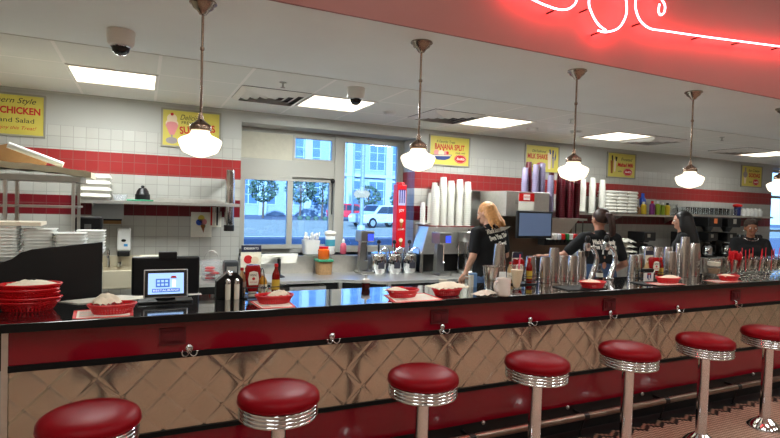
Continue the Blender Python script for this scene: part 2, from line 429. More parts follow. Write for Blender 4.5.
# ------------------------------------------------------------------ pendant lamps
GLOBE = mat('glowing opal glass', (255,246,225), .3, emit=1.15, ecol=(255,243,214))
BRZ = mat('antique bronze metal', (128,108,94), .25, 1); NICK = mat('brushed nickel', (150,138,126), .22, 1)
pd = thing('pendant_lamp', '', 'pendant lamp')
zg = -.745
MB().lathe([(.066,0),(.068,-.008),(.055,-.018),(.05,-.03),(.03,-.045),(.018,-.062),(.008,-.066),(0,-.066)], 28).build('canopy', NICK, pd, True)
mb = MB().cyl(0,0,zg+.16,-.06,.0065,n=12); mb.lathe([(.006,-.012),(.011,-.006),(.011,.006),(.006,.012)],12,(0,0,-.235)); mb.build('rod', BRZ, pd, True)
MB().lathe([(.007,.2),(.012,.185),(.014,.165),(.03,.152),(.05,.138),(.054,.128),(.054,.112),(.05,.108),(0,.108)], 24, (0,0,zg-.014)).build('fitter', BRZ, pd, True)
MB().lathe([(q*.9, w*.9) for q, w in [(.05,.105),(.053,.09),(.064,.08),(.104,.062),(.117,.05),(.118,.038),(.112,.02),(.1,-.008),(.088,-.02),(.05,-.036),(.02,-.046),(0,-.048)]], 40, (0,0,zg)).build('lamp_shade', GLOBE, pd, True, ang=60)
for i in range(5):
    place(pd, (.262+1.263*i, 2.853, ZC), 0, ['pendant lamp with white schoolhouse globe in front of the sundae sign', 'pendant lamp with white schoolhouse globe left of the banana split sign', 'pendant lamp with white schoolhouse globe between milk shake and malted milk signs', 'pendant lamp with white schoolhouse globe right of the malted milk sign','pendant lamp with white globe cut by the right picture edge'][i], 'pendant lamps over the bar')

# ------------------------------------------------------------------ neon sign
NEON = mat('pink red neon tube', (255,90,90), .4, emit=60, ecol=(255,62,70))
ns = thing('neon_sign', 'glowing red script neon lettering on the terracotta soffit', 'neon sign', (2.8, 2.575, 2.95))
org = Vector((2.8, 2.575, 2.95))
def npts(pp): return [W(x, y, 1, 2.575)-org for x, y in pp]
def smooth_path(P, k=6):
    out = []
    for i in range(len(P)-1):
        p0, p1, p2, p3 = P[max(i-1,0)], P[i], P[i+1], P[min(i+2,len(P)-1)]
        for j in range(k):
            t = j/k
            out.append(.5*((2*p1)+(p2-p0)*t+(2*p0-5*p1+4*p2-p3)*t*t+(3*p1-p0-3*p2+p3)*t**3))
    out.append(P[-1]); return out
for pp in ([(500,-30),(520,-8),(534,0),(545,5),(557,9),(566,9.5),(573,6),(576.5,0),(577,-14),(572,-30),(560,-34),(556,-20)],
           [(598,30.6),(607,32),(619,27.6),(626,15),(626,0),(620,-22),(607,-34),(595,-24),(589,0),(591.5,12.5),(598,24),(606,30.5)],
           [(648,-34),(638,-16),(635.6,0),(636,10),(640.6,21),(650,28.4),(664,30.8),(700,36),(740,41.3),(780,46.4),(830,52.5),(900,61)],
           [(650,-20),(656,-8),(662,0),(665,6),(664,12.5),(660.5,15),(658.5,11),(659.5,4)]):
    MB().tube(smooth_path(npts(pp)), .006, 8).build('neon_tube', NEON, ns, True)
for px, py in ((554,11),(599,33),(616,31),(640,24),(700,37.5),(740,43),(780,48),(587,10)):
    p = W(px,py,1,2.575)-org; MB().tube([p+Vector((0,-.002,.004)), p+Vector((0,.066,.004))], .006, 8).build('tube_support', BLACK, ns, True)

# ------------------------------------------------------------------ bar counter
YF = 2.83
bar = thing('bar_counter', 'long diner bar with black top, red laminate and quilted steel front', 'bar counter', (0, YF, 0))
TOP = mat('polished black granite', (20,20,21), .09, noise=.3, nscale=120, coat=.9, spec=1, ior=1.7)
TZ = 1.025
xs = [-1.3, .752, 3.0, 5.2, 7.6]
for a, b in zip(xs, xs[1:]):
    MB().box(a+.001, b-.001, -.045, .50, TZ-.04, TZ).build('countertop', TOP, bar, bevel=.004)
FX0, FX1 = -.532, 7.6
MB().box(-1.3, 7.6, -.0485, -.0455, TZ-.04, TZ-.002).build('counter_edge', mat('matte black edge cover', (9,9,10), .5, spec=.3), bar)  # matte cover added to keep reflected light off the granite edge
MB().box(FX0, FX1, 0, .03, .823, TZ-.04).build('upper_panel', REDL, bar)
MB().box(FX0, FX1, 0, .03, .19, .41).build('lower_panel', REDL, bar)
BT = mat('black trim strip', (12,12,13), .6, spec=.2)
mb = MB(); mb.box(FX0, FX1, -.011, .03, .797, .826); mb.build('trim_strip', BT, bar)
mb = MB(); mb.box(FX0, FX1, -.011, .03, .408, .432); mb.build('trim_strip', BT, bar)
MB().box(FX0, FX1, .0, .03, 0, .19).build('toe_kick', mat('black base panel', (10,10,11), .4), bar)
MB().box(FX0-.025, FX0, -.006, .05, 0, TZ-.04).build('end_trim', STEEL, bar)
MB().box(-1.25, FX0-.025, .02, .05, 0, .8).build('end_panel', mat('pale grey side panel', (190,196,196), .6), bar)
MB().box(-1.25, FX0-.025, .02, .05, .8, TZ-.04).build('end_panel', BLACKM, bar)
MB().box(-1.25, FX1, .05, .45, 0.02, TZ-.04).build('body', BLACKM, bar)
# quilted steel: real embossed relief
def quilt():
    z0, z1, dx, s = .428, .803, .0125, .195
    dx = .0085; nx = int((FX1-FX0)/dx); nz = 44; vs = []; fs = []
    for j in range(nz+1):
        z = z0+(z1-z0)*j/nz
        for i in range(nx+1):
            x = FX0+(FX1-FX0)*i/nx
            a = ((x+z+.04)/s) % 1; b = ((x-z+5.0)/s) % 1
            da = min(a, 1-a); db = min(b, 1-b)
            h = -.0034*(math.exp(-(da/.035)**2)+math.exp(-(db/.035)**2))*1.0 + .0014*math.sin(PI*a)*math.sin(PI*b)
            h += .0016*math.sin(x*4.1)*math.sin(z*9+x)+.0006*math.sin(x*13.7+1)*math.sin(z*15)
            vs.append((x, -.0005-h, z))
    for j in range(nz):
        for i in range(nx):
            a = j*(nx+1)+i; fs.append((a, a+1, a+nx+2, a+nx+1))
    mb = MB(); mb.add(vs, fs); n0 = len(mb.v)
    o = mb.build('quilted_panel', mat('quilted diner steel', (200,192,176), .17, 1, noise=.05, nscale=6), bar, True, ang=80)
    so = o.modifiers.new('solid', 'SOLIDIFY'); so.thickness = .002
    nt = o.data.materials[0].node_tree; b = nt.nodes['Principled BSDF']; b.inputs['Anisotropic'].default_value = .85
    b.inputs['Roughness'].default_value = .2
    tg = nt.nodes.new('ShaderNodeCombineXYZ'); tg.inputs[2].default_value = 1; nt.links.new(tg.outputs[0], b.inputs['Tangent'])
quilt()
hk = MB()
hk.lathe([(.016,0),(.017,.003),(.01,.008),(0,.009)], 16, M=Matrix.Translation((0,0,.012)) @ Matrix.Rotation(PI/2,4,'X'))
hk.lathe([(.012,0),(.012,.003),(.008,.006),(0,.007)], 16, M=Matrix.Translation((0,0,-.006)) @ Matrix.Rotation(PI/2,4,'X'))
for sx in (-1, 1):
    pth = [(0,-.006,-.004), (sx*.008,-.02,-.018), (sx*.02,-.028,-.024), (sx*.032,-.03,-.016), (sx*.036,-.03,-.003)]
    hk.tube(smooth_path([Vector(q) for q in pth], 3), .0035, 6); hk.ell((sx*.036,-.03,0), .0055, n=8, m=6)
hme = hk.mesh('coat_hook', True); hme.materials.append(CHROME)
for x in (-.51+.745*.99, .99, 1.72, 2.42, 3.18, 3.93, 4.69, 5.44):
    o = bpy.data.objects.new('coat_hook', hme); C.objects.link(o); o.parent = bar; o.location = (x, -.009, .832)
    o['label'] = 'chrome double coat hook'
def plate():
    mb = MB(); mb.box(-.062,.062,-.01,0,-.042,.042); mb.box(-.046,.046,-.016,-.01,-.026,.026)
    for sx in (-.02,.02):
        mb.box(sx-.014,sx+.014,-.02,-.016,-.018,.018)
    me = mb.mesh('outlet_cover'); me.materials.append(mat('red cover plate', (84,4,14), .6)); return me
pm = plate()
for x in (.148, 1.70, 3.17, 4.687):
    o = bpy.data.objects.new('outlet_cover', pm); C.objects.link(o); o.parent = bar; o.location = (x, 0, .908)
km = MB().lathe([(.014,0),(.014,.006),(.008,.012),(0,.014)], 14, M=Matrix.Rotation(PI/2,4,'X')).mesh('knob', True); km.materials.append(STEELD)
for x in (-.1, .6, 1.33, 2.064, 2.80, 3.571, 4.3, 5.0):
    o = bpy.data.objects.new('knob', km); C.objects.link(o); o.parent = bar; o.location = (x, 0, .18)
# foot rail
RAILM = mat('worn bronze steel rail', (140,124,112), .3, 1, noise=.12, nscale=15)
rail = thing('foot_rail', 'long worn metal foot rail along the base of the bar', 'foot rail', (0, 2.72, 0))
jx = [-.9, .9, 2.86, 3.70, 5.6, 7.5]
for a, b in zip(jx, jx[1:]):
    MB().tube([(a+.02,0,.15),(b-.02,0,.15)], .024, 14).build('rail', RAILM, rail, True)
for x in jx[1:]+[1.9, 4.6]:
    mb = MB(); mb.tube([(x-.022,0,.15),(x+.022,0,.15)], .027, 14); mb.box(x-.008,x+.008,0,.108,.14,.16); mb.tube([(x,0,.15),(x-.02,.02,.03),(x-.02,.02,0.003)], .007, 8); mb.cyl(x-.02,.02,0.001,.006,.02)
    mb.build('bracket', BLACK, rail, True)

# ------------------------------------------------------------------ stools
st = thing('bar_stool', '', 'bar stool')
R = .183
MB().lathe([(0,.764),(.08,.763),(.13,.758),(.157,.75),(.176,.738),(R,.724),(R,.71),(.176,.698),(0,.698)], 56).build('seat', REDV, st, True, ang=60)
mb = MB(); mb.tube([(.1815*math.cos(a),.1815*math.sin(a),.706) for a in [2*PI*k/56 for k in range(56)]], .0035, 6, True); mb.build('piping', REDV, st, True)
prof = [(.16,.699)]
for k in range(4):
    z = .697-k*.0165
    prof += [(.168,z),(.1735,z-.002),(.1745,z-.007),(.1735,z-.011),(.168,z-.013),(.166,z-.0147)]
prof = [(q*1.02, z) for q, z in prof]+[(.158,.628),(.0,.628)]
MB().lathe(prof, 56).build('ribbed_band', CHROME, st, True, ang=60)
MB().lathe([(.036,.628),(.036,.06),(.04,.055),(.0,.055)], 32).build('post', CHROME, st, True)
MB().lathe([(.06,.628),(.055,.62),(.036,.614),(0,.614)], 24).build('collar', CHROME, st, True)
MB().lathe([(.041,.075),(.05,.068),(.075,.05),(.115,.016),(.118,.006),(.118,0),(0,0)], 40).build('base_flange', CHROME, st, True)
nm = ['nearest and leftmost', 'second from the left', 'third from the left', 'in the middle, fourth from the left', 'third from the right', 'second from the right', 'farthest right, at the picture edge']
for i in range(7):
    place(st, (-.172+.7465*i, 2.338, .0), .2*i, 'round red vinyl bar stool with ribbed chrome band, '+nm[i], 'bar stools along the counter')

# ------------------------------------------------------------------ wall signs
def sign(px0, x0, w, name, label, items):
    s = thing(name, label, 'sign', (x0, YW, 2.14))
    h = .405; mb = MB(); fr(mb, 0, w, 0, h, .018, -.02, 0); mb.build('frame', SFRAME, s, bevel=.002)
    MB().box(.015, w-.015, -.012, -.002, .015, h-.015).build('face', YELLOW, s)
    for it in items: it(s)
    return s
def tx(t, x, z, size, m, shear=0, bold=0, rot=0, sx=1, align='CENTER', name='lettering', fit=None):
    def f(s): text(t, size, m, name, s, Matrix.Translation((x,-.0125,z)) @ RX @ Matrix.Rotation(rot,4,'Z'), shear, bold, .0006, align, sx, fit=fit)
    return f
def oval(x, z, txt, a=.075, b=.042):
    def f(s):
        o = MB().lathe([(1,0),(1,.002)], 32, M=Matrix.Translation((x,-.0125,z)) @ RX @ Matrix.Diagonal((a,b,1,1))).build('oval_badge', INKR, s)
        MB().tube([(x+(a-.008)*math.cos(t), -.015, z+(b-.007)*math.sin(t)) for t in [2*PI*k/32 for k in range(32)]], .0015, 6, True).build('badge_ring', INKW, o)
        text(txt, .045, INKW, 'lettering', o, Matrix.Translation((x,-.015,z)) @ RX, .3, .0012, .0006, fit=a*1.35)
    return f
def flat(m, *polys, name='picture', y=-.0125):
    def f(s):
        mb = MB()
        for i, p in enumerate(polys): mb.prism(p, y-.0004*i-.001, y)
        mb.build(name, m, s)
    return f
def circ(x, z, r, n=16, sy=1): return [(x+r*math.cos(2*PI*k/n), z+r*sy*math.sin(2*PI*k/n)) for k in range(n)]
CRM = mat('cream ink', (225,205,175), .6); GRYI = mat('grey ink', (150,140,140), .6)
sign(0, -1.478, .625, 'wall_sign', 'yellow chicken poster in grey frame at the left picture edge', [
    tx('Southern Style', .31, .335, .075, INKK, .35, fit=.46), tx('FRIED CHICKEN', .315, .24, .088, INKR, 0, .003, fit=.53),
    tx('Fries and Salad', .31, .15, .062, INKK, 0, 0, fit=.44), tx("They'll Enjoy this Treat!", .31, .08, .045, INKR, .35, 0, fit=.46)])
sign(0, .162, .60, 'wall_sign', 'yellow sundae poster partly hidden behind the left pendant globe', [
    flat(CRM, circ(.105,.30,.05), circ(.105,.25,.062,16,.7)), flat(INKP, [(.04,.235),(.17,.235),(.13,.13),(.085,.13)], circ(.105,.24,.055,16,.5), y=-.014),
    flat(INKR, circ(.105,.345,.016), y=-.0145), flat(GRYI, circ(.105,.07,.058,16,.6), [(.095,.14),(.115,.14),(.112,.08),(.098,.08)], y=-.0135),
    tx('Delicious', .30, .32, .08, INKK, .35, fit=.24), tx('FRESH', .265, .265, .045, INKK, fit=.13), tx('SUNDAES', .36, .2, .105, INKR, 0, .003, .12, fit=.36), tx("so tasty", .4, .1, .05, INKK, .3)])
sign(0, 3.37, .635, 'wall_sign', 'yellow banana split poster in grey frame right of the window', [
    tx('A Favorite Treat', .25, .32, .055, INKK, .3, fit=.29), tx('BANANA SPLIT', .315, .25, .1, INKR, 0, .003, fit=.46),
    flat(INKP, circ(.115,.17,.042), circ(.26,.165,.038), y=-.0135), flat(CRM, circ(.185,.165,.045), y=-.015), flat(INKR, circ(.17,.215,.012), circ(.215,.21,.012), circ(.28,.175,.02), y=-.0165),
    flat(INKB, [(.045,.14),(.35,.155),(.31,.1),(.24,.078),(.13,.078),(.07,.1)], y=-.0165), flat(CRM, [(.06,.135),(.33,.148),(.33,.135),(.06,.122)], y=-.0185),
    tx('made with', .48, .185, .035, INKK, .3), oval(.485, .105, "Swift's", .095, .058)])
sign(0, 4.948, .636, 'wall_sign', 'yellow milk shake poster in grey frame above the maroon cups', [
    tx('Old Fashioned', .25, .31, .055, INKK, .3, fit=.26), tx('MILK SHAKE', .23, .23, .1, INKR, 0, .003, fit=.37), tx('made', .12, .115, .035, INKK, .3), tx('with', .12, .08, .035, INKK, .3), oval(.3, .105, "Swift's", .09, .05),
    flat(CRM, [(.415,.3),(.49,.3),(.475,.06),(.43,.06)]), flat(INKB, [(.44,.345),(.465,.35),(.475,.28),(.455,.28)], [(.5,.34),(.53,.34),(.52,.22),(.505,.22)], [(.565,.34),(.575,.25),(.56,.19),(.55,.2)], y=-.0135), flat(GRYI, [(.5,.24),(.545,.24),(.535,.08),(.508,.08)])])
sign(0, 6.565, .635, 'wall_sign', 'yellow malted milk poster above the white foam container stack', [
    tx('Frosted', .42, .3, .07, INKK, .3, fit=.25), tx('Malted Milk', .4, .21, .085, INKR, .2, .003, fit=.36), tx('with', .28, .11, .045, INKK, .3), oval(.46, .105, "Swift's", .1, .06),
    flat(INKO, [(.07,.27),(.13,.27),(.125,.07),(.085,.07)]), flat(CRM, [(.15,.29),(.2,.29),(.18,.1),(.155,.1)]), flat(INKK, [(.09,.35),(.12,.35),(.125,.27),(.1,.27)], [(.17,.34),(.22,.33),(.2,.26),(.18,.27)], y=-.0135)])
sign(0, 9.958, .64, 'wall_sign', 'yellow soda poster farthest right beside the bright window', [
    tx('Ice Cream', .38, .31, .07, INKK, .3, fit=.33), tx('SODAS', .4, .22, .1, INKR, 0, .003, fit=.34), tx('with', .28, .1, .05, INKK, .3), oval(.45, .1, "Swift's", .09, .06),
    flat(GRYI, circ(.12,.23,.065,16,.9), [(.1,.36),(.14,.36),(.15,.22),(.09,.22)], y=-.0135), flat(CRM, [(.08,.19),(.16,.19),(.14,.06),(.1,.06)])])

# ------------------------------------------------------------------ kitchen counters and wall fittings
BZ = .77
kc = thing('kitchen_counter', 'stainless kitchen worktop running below the window to the shake machines', 'worktop', (0, YW, 0))
poly = [(.45,-.005),(.45,-.60),(1.98,-.60),(2.42,-.86),(3.96,-.86),(3.96,-.005)]
MB().prism(poly, BZ-.035, BZ, 'xy').build('worktop', STEEL, kc, bevel=.006)
t = tag(MB().box(.99, 3.17, -.02, -.002, BZ+.001, WZ0-.031).build('backsplash', STEEL, None, loc=(0,YW,0)), 'brushed steel backsplash between worktop and window sill', 'backsplash')
mb = MB(); mb.box(.47, 3.92, -.55, -.02, .12, .14)
for x in (.5, 1.25, 2.0, 2.6, 3.3, 3.9): mb.box(x-.02, x+.02, -.56, -.52, 0, BZ-.035)
mb.build('leg_frame', STEELD, kc)
MB().box(.47, 3.92, -.05, -.01, .14, BZ-.04).build('back_panel', BLACKM, kc)
dr = MB().box(1.42, 1.82, -.59, -.1, .60, .70).build('drawer', STEELD, kc)
MB().box(1.5, 1.74, -.615, -.59, .635, .655).build('drawer_handle', STEEL, dr)
rc = thing('service_counter', 'back counter below the coffee brewers on the right side wall', 'counter', (0, YW, 0))
MB().box(5.25, 10.8, -.62, -.005, .86, .9).build('worktop', STEEL, rc, bevel=.005)
MB().box(5.27, 10.78, -.57, -.005, 0, .86).build('body', STEELD, rc)

def wall_shelf(x0, x1, z, label, d=.32):
    s = thing('wall_shelf', label, 'shelf', ((x0+x1)/2, YW, z)); L = (x1-x0)/2
    mb = MB(); mb.box(-L, L, -d, -.003, -.004, 0); mb.box(-L, L, -d-.003, -d+.008, -.03, 0); mb.box(-L, L, -.012, -.003, 0, .04); mb.build('shelf_board', STEEL, s)
    n = max(2, int((x1-x0)/1.3)+1)
    for k in range(n):
        x = -L+.1+(2*L-.2)*k/(n-1)
        MB().prism([(-.006,-.006),(-d+.04,-.006),(-.006,-.14)], x-.002, x+.002, 'yz').build('bracket', STEEL, s)
wall_shelf(-.54, .93, 1.562, 'steel wall shelf at left holding foam boxes below the red band')
wall_shelf(5.35, 8.05, 1.575, 'long steel wall shelf carrying white cups, foam containers and jars')
wall_shelf(8.07, 10.45, 1.60, 'steel wall shelf at far right carrying glassware')

# foam containers: hinged clamshells
FOAMB = mat('foam box shell', (226,223,212), .8)
def clam(w=.23, h=.05):
    mb = MB()
    for z0, z1, a, b in ((0, h*.52, .86, 1), (h*.52, h, 1, .88)):
        for k in range(1): pass
        q = w/2; n = 5
        def ring(s_, z):
            out = []
            for cx, cy, a0 in ((1,1,0),(-1,1,PI/2),(-1,-1,PI),(1,-1,3*PI/2)):
                for t in range(n):
                    an = a0+PI/2*t/(n-1); out.append((cx*(q*s_-.03)+.03*math.cos(an), cy*(q*s_-.03)+.03*math.sin(an), z))
            return out
        r0, r1 = ring(a, z0), ring(b, z1); N = len(r0)
        mb.add(r0+r1, [tuple(range(N-1,-1,-1)), tuple(range(N, 2*N))]+[(i, (i+1) % N, (i+1) % N+N, i+N) for i in range(N)])
    return mb
clam_me = clam().mesh('foam_container', True, 40); clam_me.materials.append(FOAMB)
def foam_stack(x, y, z, n, where, group, h=.05, s=1, me=None, ax=0):
    for k in range(n):
        o = bpy.data.objects.new('foam_container', me or clam_me); C.objects.link(o); o.location = (x+rnd(-.004,.004), y, z+k*h*s); o.scale = (s,s,s); o.rotation_euler.z = ax+rnd(-.03,.03)
        pos = 'topmost in' if k == n-1 else ('bottom of' if k == 0 else 'inside')
        tag(o, 'white foam takeout box, %s %s' % (pos, where), 'container', group)
foam_stack(-.415, 5.84, 1.563, 4, 'the stack on the left wall shelf', 'foam boxes on the left wall shelf', s=1.22)
for i, x in enumerate((6.42, 6.64, 6.86)):
    foam_stack(x+.02, 5.86, 1.576, 7, 'the %s stack on the long shelf' % ('left', 'middle', 'right')[i], 'foam boxes on the long shelf', s=1.0)
# small things on left shelf
t = thing('blender_jar_lid', 'small black domed lid on the left wall shelf', 'lid', (.0, 5.84, 1.563))
MB().lathe([(.07,0),(.07,.05),(.06,.06),(.055,.085),(.035,.115),(.0,.12)], 24).build('dome', BLACK, t, True)
MB().lathe([(.012,.118),(.018,.13),(.012,.142),(0,.143)], 12).build('knob', BLACK, t, True)
tag(MB().box(-.12,.12,-.07,.07,0,.015).build('chopping_sheet', GREEN, None, bevel=.004, loc=(-.02,5.80,1.563)), 'thin green plastic board under the black dome lid', 'board')
bpy.data.objects['blender_jar_lid'].location.z = 1.578
tag(MB().lathe([(.05,0),(.07,.06),(.066,.06),(.047,.004),(0,.004)], 20).build('plastic_tub', CLEARP, None, True, loc=(-.2,5.82,1.563)), 'small clear tub between foam boxes and black lid', 'tub')
def label_card(x, y, z, w, h, lbl, m=PAPER, name='paper_note', lines=0, tilt=0):
    o = MB().box(-w/2, w/2, -.002, 0, 0, h).build(name, m, None, loc=(x,y,z)); o.rotation_euler.y = tilt
    return tag(o, lbl, 'note')
# towel dispenser
SATIN = mat('satin grey metal', (168,172,174), .35, .3)
t = thing('towel_dispenser', 'steel paper towel dispenser mounted below the left wall shelf', 'dispenser', (-.31, YW, 1.33))
MB().box(-.14,.14,-.1,-.002,.045,.2).build('housing', SATIN, t, bevel=.008)
MB().box(-.125,.125,-.095,-.01,.03,.045).build('slot', BLACK, t)
MB().box(-.12,.12,-.06,-.055,-.005,.04).build('towel', CARD, t)
t = thing('soap_dispenser', 'white wall soap dispenser with black spout on the tiles', 'dispenser', (-.163, YW, 1.0))
mb = MB().box(-.062,.062,-.1,-.002,.05,.29); mb.build('housing', WHITE, t, bevel=.02)
MB().box(-.055,.055,-.11,-.01,0,.05).build('spout_guard', BLACK, t, bevel=.008)
MB().lathe([(1,0),(1,.003)],20,M=Matrix.Translation((-.002,-.1,.16))@RX@Matrix.Diagonal((.022,.014,1,1))).build('emblem', BLACK, t)
MB().box(.0,.035,-.103,-.1,.10,.125).build('sticker', mat('sky blue sticker',(60,150,210),.5), t)
# hand sink
t = thing('hand_sink', 'cream wall hand sink with chrome tap left of the tablet register', 'sink', (-.22, YW, .72))
mb = MB(); fr(mb, -.2, .2, -.38, -.005, .035, .0, .17); mb.v = [(x, z, y) for x, y, z in mb.v]; mb.box(-.2,.2,-.38,-.005,0,.02)
mb.build('basin', mat('aged sink enamel', (200,190,165), .4), t, bevel=.006)
MB().box(-.2,.2,-.03,-.004,.17,.28).build('backsplash', mat('aged sink enamel', (200,190,165)), t, bevel=.004)
MB().tube(smooth_path([Vector(q) for q in ((-.08,-.05,.17),(-.08,-.05,.32),(-.08,-.09,.36),(-.08,-.15,.33),(-.08,-.16,.27))]), .012, 10).build('tap', CHROME, t, True)
MB().cyl(.02,-.05,.17,.22,.02).build('tap_handle', CHROME, t, True)
# drawing on the wall
t = thing('drawing', 'childs crayon drawing of an ice cream cone taped to the tiles', 'drawing', (.475, YW, 1.19))
MB().box(0,.215,-.003,-.001,0,.27).build('sheet', PAPER, t)
for (cx, cz, r, m_) in ((.085,.16,.034,BLUEP), (.13,.165,.034,INKP), (.105,.205,.034,mat('crayon yellow',(215,190,80),.7)), (.125,.12,.025,mat('crayon green',(90,150,110),.7))):
    MB().prism(circ(cx,cz,r), -.0045, -.003).build('crayon_patch', m_, t)
MB().prism([(.095,.135),(.145,.13),(.13,.045)], -.005,-.0035).build('cone', INKO, t)
label_card(.73, YW-.003, 1.30, .12, .17, 'white paper note beside the childs drawing')
# cup dispenser tube
t = thing('cup_dispenser', 'tall chrome cup dispenser tube hanging left of the window', 'dispenser', (.84, 5.80, 1.3))
MB().lathe([(.045,0),(.048,.02),(.048,.60),(.046,.62),(0,.62)], 28).build('tube', CHROME, t, True)
MB().lathe([(.052,-.03),(.054,-.02),(.054,.03),(.05,.035),(0,.035)], 28).build('end_ring', BLACK, t, True)
MB().box(-.02,.02,.045,.215,.25,.29).build('wall_bracket', STEEL, t)
MB().box(-.02,.02,.045,.215,.5,.54).build('wall_bracket', STEEL, t)
t = thing('spoon_rack', 'small hanging rack with red handled tools beside the chrome tube', 'rack', (.72, 5.93, 1.32))
MB().box(-.05,.05,.06,.088,.14,.2).build('rail', STEELD, t)
for i, m_ in enumerate((REDT, STEEL, BLACK)):
    MB().box(-.04+.03*i-.008,-.04+.03*i+.008,.045,.058,.0,.2).build('tool', m_, t)
# black soap box on left
t = thing('towel_machine', 'black box dispenser behind the foam trays at left', 'dispenser', (-.41, 5.2, 0))
MB().box(-.1,.1,-.1,.1,0,1.0).build('stand', STEELD, t); MB().box(-.1,.1,-.1,.1,1.0,1.42).build('housing', BLACK, t, bevel=.015)
MB().box(-.03,.02,-.105,-.1,1.22,1.36).build('window_slot', mat('grey slot',(120,120,118),.3), t)

# steel rack at left with cardboard on top
t = thing('steel_rack', 'steel pass rack with thin posts at the left picture edge', 'rack', (-.9, 4.7, 0))
for x in (-.6, -.01+.0, .42):
    for y in (-.02, .38): MB().box(x-.011,x+.011,y-.011,y+.011,0,1.74).build('post', STEEL, t)
MB().box(-.62,.47,-.04,.4,1.70,1.745).build('top_shelf', STEELD, t, bevel=.004)
MB().box(-.6,.45,-.02,.38,1.50,1.515).build('middle_shelf', STEELD, t); MB().box(-.6,.45,-.02,.38,1.2,1.215).build('lower_shelf', STEELD, t)
mb = MB(); n = 24; vs = []; L = 1.16
for i in range(n+1):
    x = -.62+L*i/n; z = .035+.06*math.sin(PI*(i/n)**.8)**.9*.7-.03*max(0,i/n-.8)*5*.3+.004*math.sin(i*1.7)
    vs += [(x,-.08,z-.045),(x,-.08,z),(x,.36,z),(x,.36,z-.045)]
fs = [(4*i+a, 4*i+(a+1)%4, 4*i+4+(a+1)%4, 4*i+4+a) for i in range(n) for a in range(4)]+[(0,1,2,3),(4*n+3,4*n+2,4*n+1,4*n)]
tag(mb.add(vs, fs).build('cardboard_sheet', mat('pale corrugated card', (228,218,190), .9, noise=.06), None, True, loc=(-.9,4.72,1.755)), 'bowed pale corrugated board lying on the steel rack', 'cardboard')
t = MB().prism([(-.36,0),(.1,0),(.12,.05),(.05,.085),(-.13,.18),(-.2,.16),(-.36,.04)], -.01, .0).build('cardboard_flap', CARD, None, loc=(-.80,4.86,1.80)); t.rotation_euler.x = -.15
tag(t, 'brown cardboard flap standing on top of the steel rack', 'cardboard')
o = MB().tube([(-.16,0,.11),(.19,0,-.02)], .024, 14).build('paper_roll', WHITE, None, True, loc=(-.75,4.76,1.85)); tag(o, 'white paper roll leaning across the brown cardboard flap', 'roll')

# black partition
t = thing('partition', 'black service partition behind the left end of the bar', 'partition', (-.2, 3.36, 0))
pp = [(0,0),(0,1.342),(-.2,1.318),(-.335,1.302),(-.385,1.284),(-.42,1.253),(-.47,1.232),(-1.15,1.21),(-1.15,0)]
MB().prism(pp, 0, .03).build('front_panel', BLACKM, t, bevel=.003)
MB().box(-1.15,-.06,.03,.62,1.20,1.225).build('ledge', BLACKM, t)
MB().box(-.12,-.09,.03,.62,0,1.20).build('end_panel', BLACKM, t)
MB().box(-1.15,-.12,.60,.62,0,1.2).build('back_panel', BLACKM, t)
# clear / foam tray stacks on the ledge
tray = MB()
def rr_ring(w, d, r, z, n=5):
    out = []
    for cx, cy, a0 in ((1,1,0),(-1,1,PI/2),(-1,-1,PI),(1,-1,3*PI/2)):
        for k in range(n):
            an = a0+PI/2*k/(n-1); out.append((cx*(w/2-r)+r*math.cos(an), cy*(d/2-r)+r*math.sin(an), z))
    return out
def loft(rings, capb=True, capt=True):
    mb = MB(); N = len(rings[0]); vs = [v for r in rings for v in r]; fs = []
    for j in range(len(rings)-1):
        fs += [(j*N+i, j*N+(i+1) % N, (j+1)*N+(i+1) % N, (j+1)*N+i) for i in range(N)]
    if capb: fs.append(tuple(range(N-1,-1,-1)))
    if capt: fs.append(tuple((len(rings)-1)*N+i for i in range(N)))
    return mb.add(vs, fs)
tray_me = loft([rr_ring(.13,.15,.02,0), rr_ring(.15,.17,.025,.022), rr_ring(.16,.18,.025,.024), rr_ring(.16,.18,.025,.027)]).mesh('tray', True, 40)
tray_me.materials.append(mat('frosted tray plastic', (236,238,234), .35, noise=.05))
for i, (x, y, n, nm_) in enumerate(((-.88,3.58,9,'leftmost stack on the black ledge'), (-.70,3.56,10,'second stack from the left on the ledge'), (-.53,3.6,9,'middle stack on the black ledge'), (-.37,3.54,8,'second stack from the right on the ledge'), (-.29,3.80,8,'rear right stack on the black ledge'))):
    for k in range(n):
        o = bpy.data.objects.new('foam_tray', tray_me); C.objects.link(o); o.location = (x+rnd(-.003,.003), y, 1.226+k*.0185+.0005)
        tag(o, 'white takeout tray, %s %s' % ('top of' if k == n-1 else 'in', nm_), 'tray', 'takeout trays on the black ledge')
o = loft([rr_ring(.46,.2,.01,0), rr_ring(.46,.2,.01,.02)]).build('foam_sheet', CREAM, None, loc=(-.72,3.82,1.42)); 
o.location.z = 1.226+.0185*9+.036; tag(o, 'cream cardboard lid lying on the tray stacks', 'lid')
o.location = (-.74,3.58,1.226+.0185*10+.012)

# ------------------------------------------------------------------ things around the window
def bottle(name, label, cat, loc, prof, m_, capm, capprof, group=None, extra=None):
    t = thing(name, label, cat, loc, 0, group)
    MB().lathe(prof, 20).build('body', m_, t, True); MB().lathe(capprof, 16).build('cap', capm, t, True)
    if extra: extra(t)
    return t
def band(z0, z1, r, m_, name='label_band'):
    return lambda t: MB().lathe([(r,z0),(r,z1)], 20).build(name, m_, t, True)
def curved_text(s, t, r, z, size, m_, name='lettering', ang=-PI/2, fit=None):
    o = text(s, size, m_, name, t, Matrix.Identity(4), fit=fit)
    for v in o.data.vertices:
        a = ang+v.co.x/r; q = r+.0008+v.co.z; v.co = (q*math.cos(a), q*math.sin(a), z+v.co.y)
    return o
